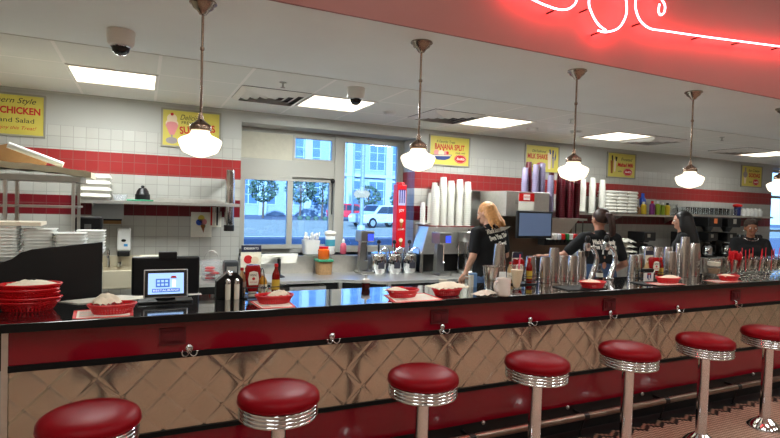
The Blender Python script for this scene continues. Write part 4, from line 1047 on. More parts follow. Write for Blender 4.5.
# tablet register
t = thing('tablet_register', 'small tablet on stand with light blue lit screen', 'tablet', (.125, 3.12, TZ+.001))
Mx = Matrix.Translation((0,0,.105)) @ Matrix.Rotation(-.22,4,'X')
MB().box(-.112,.112,-.006,.006,-.078,.078,Mx).build('frame', mat('silver bezel',(190,190,190),.3,.8), t, bevel=.004)
MB().box(-.106,.106,-.0075,-.006,-.072,.072,Mx).build('bezel', BLACK, t)
SC1 = mat('pale blue screen', (150,190,240), .3, emit=.75, ecol=(165,200,245)); SC2 = mat('mid blue screen', (60,110,190), .3, emit=.5, ecol=(70,120,200))
s1 = MB().box(-.09,.09,-.0085,-.0075,-.057,.057,Mx).build('screen', SC1, t)
mb = MB().box(-.052,.018,-.0095,-.0085,-.02,.026,Mx); mb.build('screen_picture', SC2, s1)
for i in range(3):
    for j in range(2): MB().box(-.045+.02*i,-.031+.02*i,-.0102,-.0095,-.012+.019*j,.0+.019*j,Mx).build('screen_window', SC1, s1)
MB().box(.03,.048,-.0095,-.0085,-.02,.02,Mx).build('screen_picture', mat('white screen',(230,235,245),.3,emit=.8), s1)
MB().lathe([(.016,0),(.012,.012),(0,.014)],12,M=Mx@Matrix.Translation((.038,-.0085,.028))).build('screen_cherry', REDT, s1)
MB().box(-.07,.07,-.0095,-.0085,-.047,-.028,Mx).build('screen_banner', SC2, s1)
text('RESTAURANT', .014, mat('white screen'), 'lettering', s1, Mx @ Matrix.Translation((0,-.0097,-.038)) @ RX, fit=.13)
MB().prism([(-.05,0),(.05,0),(.05,.012),(.03,.09),(-.03,.09),(-.05,.012)], .02, .07).build('stand', BLACK, t)
MB().box(-.14,.14,-.02,.08,0,.012).build('base', BLACK, t, bevel=.004)
t = thing('register_screen', 'large black register display seen from behind the tablet', 'monitor', (.145, 3.66, 0))
MB().box(-.2,.205,0,.035,.975,1.225).build('screen_back', BLACK, t, bevel=.014)
MB().box(-.045,.065,-.01,.05,1.205,1.255).build('camera_hood', BLACK, t, bevel=.006)
MB().box(-.04,.04,.01,.04,.92,.98).build('neck', BLACK, t)
MB().box(-.25,.25,-.1,.35,.0,.92).build('cash_stand', STEELD, t)
# condiments
KET = mat('ketchup red', (150,10,14), .25); LBL = mat('label white', (228,222,205), .6)
def ketchup(x, y, z, rz, label):
    t = thing('ketchup_bottle', label, 'bottle', (x, y, z), rz)
    loft([rr_ring(.044,.04,.015,0), rr_ring(.046,.042,.016,.03)]).build('cap', LBL, t, True)
    loft([rr_ring(.05,.04,.015,.03), rr_ring(.07,.05,.02,.055), rr_ring(.088,.055,.022,.12), rr_ring(.092,.055,.022,.165), rr_ring(.075,.045,.018,.185)]).build('body', KET, t, True)
    MB().prism([(-.026,.07),(.026,.07),(.031,.105),(.024,.145),(0,.152),(-.024,.145),(-.031,.105)], -.0295, -.025).build('label_patch', LBL, t)
    text('HEINZ', .02, INKK, 'lettering', t, Matrix.Translation((0,-.03,.128)) @ RX, fit=.042)
    text('KETCHUP', .012, INKR, 'lettering', t, Matrix.Translation((0,-.03,.086)) @ RX, fit=.042)
    MB().prism(circ(0,.107,.009), -.0305, -.0295).build('tomato_picture', INKR, t)
    return t
def squeeze(x, y, z, label, m_, cm, h=.13, r=.024, hot=False, grp=None):
    pr = [(r*.95,0),(r,.004),(r,h*.6),(r*.9,h*.68),(r*.4,h*.84),(r*.38,h*.95),(0,h*.95)]
    t = bottle('sauce_bottle', label, 'bottle', (x,y,z), pr, m_, cm, [(r*.45,h*.9),(r*.5,h*.92),(r*.45,h),(0,h)], grp, band(h*.18, h*.5, r*1.02, LBL if not hot else mat('mustard label',(205,170,60),.5)))
    return t
def caddy(x, y, z, label, w=.2, d=.11):
    t = thing('condiment_caddy', label, 'caddy', (x,y,z))
    MB().box(-w/2,w/2,-d/2,d/2,0,.008).build('base', BLACK, t, bevel=.002)
    for hz in (.03,.065):
        mb = MB(); mb.tube([(-w/2,-d/2,hz),(w/2,-d/2,hz),(w/2,d/2,hz),(-w/2,d/2,hz)], .0028, 6, True); mb.build('wire_rail', BLACK, t)
    for sx in (-1,1):
        for sy in (-1,1): MB().tube([(sx*w/2,sy*d/2,0),(sx*w/2,sy*d/2,.07)], .003, 6).build('wire_post', BLACK, t)
    MB().tube(smooth_path([Vector(q) for q in ((0,-d/2,.0),(0,-d/2+.01,.13),(0,0,.17),(0,d/2-.01,.13),(0,d/2,.0))],4), .003, 6).build('handle', BLACK, t, True)
    return t
def shaker(x, y, z, label, r=.014, h=.085, m_=None):
    t = thing('shaker', label, 'shaker', (x,y,z))
    MB().lathe([(r,0),(r,h*.75),(0,h*.75)],14).build('jar', m_ or LBL, t, True); MB().lathe([(r*1.08,h*.75),(r*1.08,h*.9),(r*.6,h),(0,h)],14).build('cap', CHROME, t, True)
z0 = TZ+.0008; zc = z0+.0085
# caddy one, by the window end
t = thing('napkin_holder', 'black napkin holder left of the ketchup bottle', 'napkin holder', (.47, 3.16, z0))
MB().prism([(-.075,0),(.075,0),(.075,.11),(.04,.15),(-.01,.155),(-.075,.10)], -.0, .07).build('body', BLACK, t, bevel=.004)
MB().ell((0.0,.0,.145),.018,n=12,m=8).build('finial', CHROME, t, True)
shaker(.455, 3.125, z0, 'tall pale shaker in front of the black napkin holder, left of its twin', .015, .12); shaker(.505, 3.125, z0, 'tall pale shaker in front of the black napkin holder, right of its twin', .015, .12)
caddy(.66, 3.17, z0, 'black wire caddy holding ketchup, mustard and hot sauce', .24, .12)
ketchup(.60, 3.155, zc, .0, 'ketchup bottle in the caddy right of the black napkin holder')
squeeze(.545, 3.20, zc, 'pale sauce bottle with red cap left of the big ketchup bottle', mat('pale sauce',(206,170,120),.3), REDT, .165, .022)
squeeze(.668, 3.19, zc, 'mustard yellow jar between ketchup and hot sauce', mat('mustard',(205,150,40),.35), WHITE, .13, .026)
squeeze(.74, 3.16, zc, 'tall red hot sauce bottle at the right of the ketchup caddy', mat('hot sauce',(130,14,12),.2), REDT, .19, .024, True)
shaker(.66, 3.135, zc, 'small glass shaker in front of the mustard jar', .014, .06); shaker(.695, 3.13, zc, 'small chrome capped shaker beside the hot sauce', .012, .055)
tag(MB().box(-.1,.1,-.02,.02,0,.004).build('menu_card', mat('blue grey card',(90,120,160),.4), None, loc=(.66,3.075,z0)), 'flat blue grey card in front of the ketchup caddy', 'card')
mat_sheet([(.56,3.05),(.58,2.80),(.77,2.79),(.78,3.02)], 'paper placemat under the basket right of the ketchup')
pb((.685, 2.95, TZ+.003), -.02, 'red oval basket with a napkin right of the ketchup caddy')
napkin(.71, 2.955, TZ+.028, .12, .05, 'cream folded napkin in the basket right of the ketchup', 8, .25, .03)
# dark syrup jar with pump lid
cj = bottle('cherry_jar', 'small jar of dark cherries with chrome pump lid by the bar back edge', 'jar', (1.385,3.285,z0), [(.033,0),(.036,.006),(.036,.055),(.03,.062),(0,.062)], mat('dark cherry',(70,14,18),.25), WHITE, [(.038,.06),(.04,.075),(.036,.09),(.012,.1),(.008,.12),(.012,.135),(0,.137)]); cj.scale = (.8,.8,.72)
mat_sheet([(1.40,3.03),(1.345,2.76),(1.70,2.76),(1.70,3.03)], 'red bordered placemat under the basket below the syrup pumps')
pb((1.49, 2.93, TZ+.003), .0, 'red oval basket nearest the red edged mat below the syrup pumps')
napkin(1.45, 2.95, TZ+.03, .13, .09, 'cream napkin slip in the basket below the syrup pumps', 12, .3, .02)
pb((1.80, 2.91, TZ+.003), .02, 'red oval basket heaped with a large paper liner')
napkin(1.815, 2.93, TZ+.034, .25, .15, 'large pale paper liner heaped on the basket before the blonde worker', 15, .1, .035)
tag(MB().lathe([(.022,0),(.03,.06),(.028,.06),(.02,.004),(0,.004)],18).build('portion_cup', PAPER, None, True, loc=(1.93,3.18,z0)), 'small paper portion cup behind the heaped basket', 'cup')
napkin(2.04, 2.83, z0, .20, .09, 'rolled white napkin lying left of the coffee mug', 19, .35, .025, m_=PAPER)
# malt cup in front of blonde worker
malt = cup_mesh('malt_cup', CUPST, .036, .048, .17, True, .003); maltu = cup_mesh('malt_cup', CUPST, .038, .054, .175, False, .003)
o = bpy.data.objects.new('malt_cup', maltu); C.objects.link(o); o.location = (2.235, 3.03, z0); o.scale=(1.1,1.1,.95); tag(o, 'upright steel malt cup standing left of the white mug', 'cup')
t = thing('menu_tent', 'blue and white upright packet beside the upright steel malt cup', 'packet', (2.17, 3.16, z0))
MB().box(-.03,.03,-.01,.01,0,.10).build('body', mat('soft blue packet',(110,150,200),.5), t); MB().box(-.031,.0,-.011,.011,.0,.09).build('side_panel', PAPER, t)
MB().tube([(-.055,-.05,0.002),(-.05,-.05,.075),(-.10,-.05,.09)], .004, 6).build('white_straw', WHITE, t, True)
# tall foam cup stack
for k in range(2):
    o = bpy.data.objects.new('malt_cup', malt); C.objects.link(o); o.location = (2.46, 3.24, z0+.1+.035*k); o.scale = (1.0,1.0,1.0)
    tag(o, 'steel malt cup, %s the stack behind the white mug' % ('bottom of','top of')[k], 'cup', 'malt cups behind the mug')
tag(MB().lathe([(.05,0),(.055,.01),(.055,.09),(.05,.1),(0,.1)],22).build('sugar_canister', WHITE, None, True, loc=(2.46,3.24,z0)), 'white canister under the malt cups behind the mug', 'canister')
# mug
t = thing('coffee_mug', 'thick white coffee mug beside the milkshake glass', 'mug', (2.165, 2.80, z0))
t.location = (2.165, 2.80, z0); t.scale = (1.15,1.15,1.2)
MB().lathe([(.036,0),(.041,.006),(.042,.09),(.04,.096),(.036,.09),(.034,.012),(0,.012)],28).build('body', mat('mug ceramic',(216,208,200),.3), t, True)
MB().tube(smooth_path([Vector(q) for q in ((-.038,-.0,.08),(-.062,-.01,.078),(-.07,-.012,.05),(-.055,-.01,.025),(-.038,0,.022))],4), .006, 8).build('handle', mat('mug ceramic'), t, True)
# milkshake
t = thing('milkshake_glass', 'tall soda glass of vanilla milkshake with a pink straw', 'milkshake', (2.275, 2.80, z0)); t.scale = (1.1,1.1,1.2)
GLS = mat('thin sundae glass', (200,196,188), .04, alpha=.2, spec=1)
MB().lathe([(.034,0),(.034,.005),(.012,.012),(.009,.025),(.02,.04),(.03,.08),(.04,.15),(.043,.165),(.041,.165),(.0,.16)],28).build('glass', GLS, t, True)
MB().lathe([(.0,.036),(.018,.044),(.028,.082),(.036,.14),(0,.142)],24).build('shake', SHAKE, t, True)
MB().tube([(.005,.0,.06),(.028,.01,.225)], .0045, 8).build('straw', mat('pink straw',(224,90,120),.4), t, True)
# caddy two behind milkshake
caddy(2.64, 3.20, z0, 'black wire caddy behind the mug and milkshake', .22, .12)
ketchup(2.60, 3.19, zc, -.3, 'ketchup bottle between the mug and the milkshake')
squeeze(2.70, 3.18, zc, 'red hot sauce bottle with yellow label behind the milkshake', mat('hot sauce'), REDT, .19, .024, True)
squeeze(2.55, 3.22, zc, 'pale sauce bottle behind the second ketchup bottle', mat('pale sauce'), REDT, .16, .022)
t = thing('dessert_card', 'small standing dessert picture card behind the second ketchup', 'card', (2.68,3.30,z0))
MB().box(-.05,.05,0,.004,.0,.235).build('card', CREAM, t); MB().box(-.05,.05,-.002,0,.19,.235).build('header', mat('navy header'), t); MB().prism(circ(0,.13,.032),-.003,0).build('picture', INKO, t)
# inverted malt cup stacks
def malts(x, y, n, where, grp='malt cup stacks along the bar', s=1):
    for k in range(n):
        o = bpy.data.objects.new('malt_cup', malt); C.objects.link(o); o.location = (x, y, z0+.034*k*s); o.scale = (s,s,s)
        tag(o, 'upturned steel malt cup, %s %s' % (('only one of' if n == 1 else 'top of') if k == n-1 else ('bottom of' if k == 0 else 'middle of'), where), 'cup', grp)
for x, y, n, w in ((2.89,3.22,2,'the stack right of the milkshake'),(2.79,3.27,2,'the stack touching the hot sauce'),(3.00,3.24,4,'the tall stack between milkshake and taps'),(3.115,3.26,2,'the second stack left of the taps'),(3.22,3.26,2,'the stack nearest left of the taps'),(3.33,3.28,3,'the stack behind the left tap')):
    malts(x, y, n, w)
for x, y, n, w in ((3.94,3.27,2,'the first stack right of the taps'),(4.04,3.29,2,'the second stack right of the taps'),(4.14,3.28,4,'the third stack right of the taps'),(4.28,3.29,4,'the stack behind the wall packet card'),(4.42,3.29,4,'the stack left of the tallest'),(4.52,3.20,7,'the tallest stack of all'),(4.58,3.29,5,'the stack right of the tallest'),(4.68,3.22,5,'the second stack right of the tallest'),(4.79,3.28,5,'the third stack right of the tallest'),(4.33,3.19,3,'the front stack near the third ketchup')):
    malts(x, y, n, w, 'malt cup stacks right of the taps', .98)
# taps
def tap(x, y, label):
    t = thing('water_tap', label, 'tap', (x, y, z0))
    pth = [Vector(q) for q in ((0,0,0),(.02,0,.06),(.05,0,.13),(.055,0,.19),(.03,0,.245),(-.01,0,.275),(-.05,0,.285))]
    MB().tube(smooth_path(pth, 5), [.026-.009*min(1,i/24) for i in range(31)], 14).build('tower', CHROME, t, True)
    MB().lathe([(.036,0),(.036,.008),(.028,.014),(0,.014)],22).build('base_ring', CHROME, t, True)
    MB().lathe([(.026,.25),(.03,.27),(.028,.305),(.02,.315),(0,.315)],18,(-.055,0,0)).build('head', CHROME, t, True)
    MB().lathe([(.011,.20),(.016,.205),(.018,.25),(0,.25)],14,(-.055,0,0)).build('nozzle', BLACK, t, True)
    MB().lathe([(.008,.315),(.02,.33),(.022,.35),(.012,.372),(0,.372)],14,(-.05,0,0)).build('handle', BLACK, t, True)
tap(3.365, 3.20, 'curved chrome water tap with black handle, the left one'); tap(3.625, 3.24, 'curved chrome water tap with black handle, the right one')
bottle('syrup_jug', 'small dark bottle with pale label standing between the two taps', 'bottle', (3.56,3.29,z0), [(.026,0),(.028,.006),(.028,.06),(.012,.085),(0,.085)], mat('dark brown glass',(40,24,16),.15), BLACK, [(.014,.085),(.014,.1),(.006,.12),(0,.12)], None, band(.015,.05,.0285,LBL))
tag(MB().box(-.20,.15,-.08,.10,0,.006).build('menu_board', BLACKM, None, loc=(2.98,2.90,z0), rz=-.1), 'black flat menu under the basket below the taps', 'menu')
pb((3.05, 2.88, TZ+.007), -.12, 'red oval basket on a black menu below the taps')
napkin(3.04, 2.89, TZ+.035, .14, .07, 'cream napkin in the basket below the taps', 23, .1, .02)
tag(MB().box(-.16,.22,-.07,.10,0,.006).build('menu_board', BLACKM, None, loc=(3.78,2.92,z0), rz=-.15), 'black flat menu under the basket right of the taps', 'menu')
mat_sheet(matrect(3.84,2.87,.30,.14,-.1), 'placemat on the black menu right of the taps', z0+.007)
pb((3.90, 2.895, TZ+.010), -.15, 'red oval basket with cream paper right of the taps')
napkin(3.93, 2.90, TZ+.035, .17, .09, 'cream paper sheet on the basket right of the taps', 27, -.1, .025)
t = thing('table_card', 'white card with a red and blue shield emblem beside the third ketchup', 'card', (3.86, 3.05, z0))
MB().box(-.055,.055,-.01,.03,.075,.105).build('top_rail', BLACK, t); MB().box(-.055,.055,-.008,.0,0,.09).build('card', WHITE, t)
MB().prism([(-.022,.07),(.022,.07),(.022,.03),(0,.012),(-.022,.03)],-.010,-.008).build('shield', INKB, t); MB().prism([(-.022,.07),(.022,.07),(.022,.058),(-.022,.058)],-.0115,-.010).build('shield_top', INKR, t)
MB().box(-.006,.006,-.012,-.010,.02,.055).build('shield_bar', INKW, t)
shaker(3.95, 3.07, z0, 'black pepper shaker left of the third ketchup', .012, .085, BLACK)
caddy(4.06, 3.14, z0, 'black wire caddy holding the third ketchup bottle', .26, .12)
ketchup(4.03, 3.13, zc, -.2, 'ketchup bottle in the caddy right of the taps')
squeeze(4.13, 3.14, zc, 'yellow labelled hot sauce bottle right of the third ketchup', mat('hot sauce'), REDT, .18, .022, True)
squeeze(3.99, 3.17, zc, 'pale sauce bottle left of the third ketchup', mat('pale sauce'), LBL, .15, .022)
t = thing('dessert_card', 'dessert picture card standing among malt cups at right', 'card', (4.10,3.235,z0))
MB().box(-.05,.05,0,.004,.0,.24).build('card', CREAM, t); MB().box(-.05,.05,-.002,0,.2,.24).build('header', mat('navy header'), t); MB().prism(circ(0,.15,.03),-.003,0).build('picture', INKO, t)
t = thing('oval_tray', 'small red oval tray on top of the third ketchup caddy', 'tray', (4.06,3.12,zc+.187))
MB().lathe([(.0,0),(.085,0),(.1,.012),(.098,.014),(.083,.003),(0,.003)],28,sy=.55).build('tray', RED, t, True)
bpy.data.objects.remove(t.children[0]); bpy.data.objects.remove(t)
# glass jar & tumblers
t = thing('glass_jar', 'clear glass jar of tan sugar packets right of the malt cups', 'jar', (4.86, 3.14, z0))
MB().lathe([(.05,0),(.055,.01),(.06,.15),(.057,.155),(.0,.152)],24).build('jar', GLS, t, True)
MB().lathe([(.045,.03),(.052,.075),(0,.08)],20).build('packets', CARD, t, True); MB().lathe([(.052,.10),(.054,.135),(0,.14)],20).build('packets', CREAM, t, True)
gt = MB().lathe([(.032,0),(.034,.004),(.045,.15),(.0435,.15),(.032,.008),(0,.008)],18).mesh('glass_tumbler', True); gt.materials.append(GOB)
for i in range(4):
    o = bpy.data.objects.new('glass_tumbler', gt); C.objects.link(o); o.location = (4.98+.10*(i%2), 3.19+.1*(i//2), z0)
    tag(o, 'straight clear tumbler between the sugar jar and the goblets', 'tumbler', 'clear tumblers left of the goblets')
# goblets
gp = MB().lathe([(.034,0),(.034,.004),(.012,.012),(.009,.03),(.016,.04),(.03,.055),(.036,.08),(.038,.11),(.047,.165),(.0445,.165),(.035,.11),(.033,.08),(.026,.058),(0,.05)],20).mesh('soda_goblet', True); gp.materials.append(GOB)
STRAW = mat('red straw', (214,26,40), .4)
k = 0
for j, y in enumerate((3.02, 3.13, 3.24)):
    for i in range(11):
        x = 4.98+.104*i+.05*(j%2)+ (.24 if j > 0 else -.05)
        o = bpy.data.objects.new('soda_goblet', gp); C.objects.link(o); o.location = (x, y, z0)
        tag(o, 'clear footed soda goblet in the %s row at the right end' % ('front','middle','back')[j], 'goblet', 'soda goblets at the right end')
        if (i+j) % 2 == 0:
            s_ = MB().tube([(0,0,0),(rnd(-.02,.02),rnd(-.01,.01),.2)], .004, 6).build('straw', STRAW, None, True, loc=(x+rnd(-.01,.01),y,z0+.055))
            tag(s_, 'red drinking straw standing in a %s row goblet' % ('front','middle','back')[j], 'straw', 'red straws in the goblets')
t = thing('straw_bundle', 'bright red ruffled bundle of straws above the left goblets', 'straws', (5.12, 3.11, z0))
for k in range(60):
    a, r = rnd(0,2*PI), rnd(0,.05); MB().tube([(r*.5*math.cos(a),r*.5*math.sin(a),.02),(r*1.3*math.cos(a),r*1.3*math.sin(a),.21+rnd(0,.03))], .0065, 6).build('straw', STRAW, t, True)
MB().lathe([(.04,0),(.045,.13),(.043,.13),(.036,.004),(0,.004)],20).build('holder', GLS, t, True)
mat_sheet(matrect(4.62,2.90,.34,.14,0), 'placemat under the basket before the sugar jar')
pb((4.70, 2.90, TZ+.003), .0, 'red oval basket farthest right on the bar')
napkin(4.67, 2.91, TZ+.03, .15, .08, 'cream napkin in the farthest right basket', 31, .1, .02)

# ------------------------------------------------------------------ people
def vox(mb, name, m_, parent, size, smooth_it=3, fac=.6):
    me = bpy.data.meshes.new('t'); me.from_pydata(mb.v, [], mb.f)
    o = bpy.data.objects.new('t', me); C.objects.link(o)
    r = o.modifiers.new('r', 'REMESH'); r.mode = 'VOXEL'; r.voxel_size = size; r.use_smooth_shade = True
    s_ = o.modifiers.new('s', 'SMOOTH'); s_.iterations = smooth_it; s_.factor = fac
    me2 = bpy.data.meshes.new_from_object(o.evaluated_get(bpy.context.evaluated_depsgraph_get()))
    bpy.data.objects.remove(o); me2.name = name; me2.materials.clear(); me2.materials.append(m_)
    q = bpy.data.objects.new(name, me2); C.objects.link(q); q.parent = parent
    return q
V = Vector
def person(label, x, y, rz, k, arms, skin, hairm, hair, head_tilt=(0,0,0), back_text=None, lean=0, bandana=False, hem=.93):
    """k scales a 1.62 m figure; local +Y is where the figure faces"""
    t = thing('person', label, 'person', (x, y, 0), rz)
    SK = mat('skin %d %d %d' % skin, skin, .55, noise=.03)
    LE = Matrix.Translation((0,0,.9)) @ Matrix.Rotation(-lean,4,'X') @ Matrix.Translation((0,0,-.9))
    def T(p): return (LE @ V(p))*k if p[2] > .9 else V(p)*k
    HT = LE @ Matrix.Translation((0,.01,1.40)) @ (Matrix.Rotation(head_tilt[2],4,'Z') @ Matrix.Rotation(head_tilt[0],4,'X') @ Matrix.Rotation(head_tilt[1],4,'Y')) @ Matrix.Translation((0,-.01,-1.40))
    def Hd(p): return (HT @ V(p))*k
    b = MB()
    # legs, pelvis, torso
    for s_ in (-1,1):
        b.cap(T((s_*.09,0,.86)), T((s_*.095,.01,.48)), .085*k, .055*k); b.cap(T((s_*.095,.01,.48)), T((s_*.10,-.02,.09)), .055*k, .036*k)
        b.cap(T((s_*.10,-.04,.045)), T((s_*.115,.12,.035)), .04*k, .032*k)
    b.cap(T((-.06,0,.9)), T((.06,0,.9)), .115*k, .115*k); b.cap(T((0,0,.92)), T((0,.0,1.08)), .115*k, .115*k)
    b.cap(T((-.06,0,1.2)), T((.06,0,1.2)), .105*k, .105*k); b.cap(T((0,0,1.05)), T((0,0,1.2)), .12*k, .115*k)
    b.cap(T((-.14,0,1.325)), T((.14,0,1.325)), .055*k, .055*k); b.cap(T((0,0,1.33)), T((0,.015,1.45)), .055*k, .048*k)
    # head
    b.ell(Hd((0,.0,1.535)), (.073*k,.09*k,.09*k), HT.to_3x3()); b.ell(Hd((0,.03,1.475)), (.052*k,.058*k,.062*k), HT.to_3x3())
    b.cap(Hd((0,.088,1.53)), Hd((0,.104,1.497)), .009*k, .014*k, 8)
    b.ell(Hd((0,.074,1.445)), (.022*k,.016*k,.016*k)); b.cap(Hd((-.018,.083,1.468)), Hd((.018,.083,1.468)), .007*k, .007*k, 8)
    for s_ in (-1,1):
        b.ell(Hd((s_*.074,-.002,1.51)), (.012*k,.02*k,.03*k), HT.to_3x3(), 10, 8); b.ell(Hd((s_*.034,.07,1.495)), (.022*k,.018*k,.02*k), None, 10, 8)
        b.cap(Hd((s_*.014,.084,1.548)), Hd((s_*.046,.07,1.546)), .008*k, .008*k, 8)
    sl = MB()
    for s_, (el, wr, hd) in zip((-1,1), arms):
        sh = T((s_*.175,0,1.32)); el = V(el)*k; wr = V(wr)*k; hd = V(hd).normalized()
        b.cap(sh, el, .05*k, .038*k); b.cap(el, wr, .038*k, .025*k)
        pm_ = wr+hd*.05*k; side = hd.cross(V((0,0,1))); side = side.normalized() if side.length > .1 else V((1,0,0)); nrm = side.cross(hd)
        for w_ in (-.02,-.007,.007,.02): b.cap(wr+side*w_*.5*k, wr+(hd*.08+side*w_*1.2)*k, .016*k, .014*k, 8)
        for q, ln in zip((-.032,-.011,.011,.031), (.055,.07,.075,.062)):
            a0 = wr+(hd*.085+side*q)*k; a1 = a0+(hd*ln*.5-nrm*.008)*k; a2 = a1+(hd*ln*.4-nrm*.03)*k
            b.cap(a0, a1, .0095*k, .0085*k, 8); b.cap(a1, a2, .0085*k, .0075*k, 8)
        a0 = wr+(hd*.03-side*s_*.02)*k; a1 = wr+(hd*.06-side*s_*.052)*k; a2 = a1+(hd*.03-nrm*.02)*k
        b.cap(a0, a1, .013*k, .010*k, 8); b.cap(a1, a2, .010*k, .0085*k, 8)
        sl.cap(sh, sh.lerp(el, .72), .064*k, .058*k)
        sl.cap(T((s_*.12,0,1.335)), sh, .055*k, .062*k)
    vox(b, 'body', SK, t, .0065*k, 3)
    # shirt
    sl.cap(T((-.065,0,hem+.12)), T((.065,0,hem+.12)), .124*k, .124*k); sl.cap(T((-.06,0,1.10)), T((.06,0,1.10)), .122*k, .122*k)
    if hem < 1: sl.cap(T((-.075,0,hem)), T((.075,0,hem)), .128*k, .128*k); sl.cap(T((-.07,0,.9)), T((-.05,0,1.15)), .118*k, .115*k); sl.cap(T((.07,0,.9)), T((.05,0,1.15)), .118*k, .115*k)
    sl.v = [(a_, b_, max(c_, hem*k*.97)) for a_, b_, c_ in sl.v] if hem > 1 else sl.v
    sl.cap(T((-.075,0,1.2)), T((.075,0,1.2)), .122*k, .122*k); sl.cap(T((-.12,0,1.30)), T((.12,0,1.30)), .078*k, .078*k)
    sl.cap(T((0,0,1.33)), T((0,.0,1.365)), .07*k, .064*k)
    shirt = vox(sl, 'shirt', TEE, t, .011*k, 4)
    # trousers
    tr = MB()
    for s_ in (-1,1): tr.cap(T((s_*.095,0,.86)), T((s_*.098,.01,.48)), .102*k, .07*k); tr.cap(T((s_*.098,.01,.48)), T((s_*.10,-.02,.12)), .07*k, .058*k)
    tr.cap(T((-.075,0,.93)), T((.075,0,.93)), .122*k, .122*k); tr.cap(T((-.06,-.03,.88)), T((.06,-.03,.88)), .115*k, .115*k)
    if hem > 1: tr.cap(T((-.055,0,1.06)), T((.055,0,1.06)), .117*k, .117*k); tr.cap(T((-.06,0,.98)), T((.06,0,.98)), .122*k, .122*k)
    vox(tr, 'trousers', DENIM, t, .012*k, 3)
    for s_ in (-1,1):
        f = MB(); f.cap(T((s_*.10,-.045,.05)), T((s_*.118,.13,.042)), .052*k, .044*k); f.v = [(a, c, max(d, .002)) for a, c, d in f.v]; f.build('shoe', BLACK, t, True)
        e = MB().ell(Hd((s_*.034,.084,1.527)), .0105*k, n=10, m=8).build('eye', mat('eye white',(215,210,205),.2), t, True)
        MB().ell(Hd((s_*.034,.0925,1.527)), .0048*k, n=8, m=6).build('iris', INKK, e, True)
    MB().cap(Hd((-.016,.089,1.468)), Hd((.016,.089,1.468)), .0052*k, .0052*k, 8).build('lips', mat('lip tone',(150,80,78),.5), t, True)
    # hair
    h = MB(); R3 = HT.to_3x3()
    h.ell(Hd((0,-.018,1.553)), (.083*k,.095*k,.088*k), R3)
    if hair == 'long':
        for i in range(54):
            a = PI+ (i/53)*PI if True else 0
            a = PI*(1.0+i/53.0); cx, cy = math.cos(a)*.076, math.sin(a)*.085-.018
            if cy > .02: continue
            L_ = .215+rnd(-.05,.03); e_ = Hd((cx*1.45+rnd(-.02,.02),cy*1.2-.03,1.56-L_))
            h.cap(Hd((cx*.95,cy*.95,1.57)), Hd((cx*1.3,cy*1.15,1.47)), .015*k, .013*k, 7); h.cap(Hd((cx*1.3,cy*1.15,1.47)), e_, .012*k, .005*k, 7)
    if hair == 'back_long':
        for i in range(60):
            a = PI*(.86+1.28*i/59.0); cx, cy = math.cos(a)*.08, math.sin(a)*.09-.018
            L_ = .34+rnd(-.05,.02)
            h.cap(Hd((cx*.9,cy*.9,1.57)), Hd((cx*1.1,cy*1.05,1.46)), .016*k, .016*k, 7); h.cap(Hd((cx*1.1,cy*1.05,1.46)), T((cx*1.25,cy*1.1-.05,1.57-L_)), .016*k, .009*k, 7)
    if hair == 'ponytail':
        for i in range(26):
            q = V((rnd(-.018,.018), rnd(-.012,.012), rnd(-.02,.02)))
            h.tube(smooth_path([Hd(V((0,-.09,1.575))+q*.5), Hd(V((.01,-.135,1.56))+q), Hd(V((.03,-.15,1.48))+q*1.4), T(V((.06,-.145,1.36))+q*1.2)],3), [.01*k]*9+[.004*k], 6)
    vox(h, 'hair', hairm, t, .007*k, 1)
    if bandana:
        bd = MB(); bd.ell(Hd((0,-.018,1.58)), (.086*k,.096*k,.074*k), R3); bd.ell(Hd((.0,-.10,1.60)), .04*k, R3)
        bd.v = [v for v in bd.v]
        o = vox(bd, 'head_scarf', mat('patterned brown scarf',(60,46,38),.8,noise=.5,nscale=50), t, .009*k, 1)
        mb = MB(); mb.tube([T((.075*math.cos(a),.06+.045*math.sin(a)-.02,1.375-.03*max(0,math.sin(a)))) for a in [2*PI*i/24 for i in range(24)]], .004*k, 6, True)
        mb.v = [(a, c+.045*k, d-.0*k) for a, c, d in mb.v]; mb.build('necklace', CHROME, t, True)
        for s_ in (-1,1): MB().ell(Hd((s_*.085,.0,1.475)), .009*k, n=8, m=6).build('earring', CHROME, t, True)
    if back_text:
        bv = BVHTree.FromPolygons([v.co for v in shirt.data.vertices], [p.vertices for p in shirt.data.polygons])
        for ln, (s_, zz, w_, rot, x0) in enumerate(back_text):
            o = text(s_, .058*k, INKW, 'shirt_lettering', t, Matrix.Translation((x0,0,0)) @ Matrix.Rotation(rot,4,'Z'), .15, .0035, .0005, fit=w_)
            for v in o.data.vertices:
                hit = bv.ray_cast(V((v.co.x, -1, zz*k+v.co.y)), V((0,1,0)))
                yy = hit[0].y if hit[0] else -.12
                v.co = (v.co.x, yy-.003-v.co.z, zz*k+v.co.y)
    return t
blond = mat('strawberry blond hair', (196,138,82), .5, noise=.25, nscale=40)
brun = mat('dark brown hair', (34,24,20), .45, noise=.2, nscale=40)
black_h = mat('black hair', (16,13,14), .4)
aub = mat('auburn dark hair', (52,30,22), .45, noise=.4, nscale=30)
person('blonde worker in black tee seen from behind at the shake machines', 3.30, 4.50, .12, 1.02,
       [((-.235,.0,1.08),(-.20,.14,.90),(.1,.7,-.7)), ((.25,.04,1.08),(.17,.24,1.0),(-.2,.9,-.2))], (196,146,120), blond, 'long', (-.30,.05,.45),
       [("Who's Somebody", 1.345, .29, .15, .03), ('Save You This', 1.28, .28, .15, .04), ('Treat', 1.215, .12, .15, .07)], lean=.06)
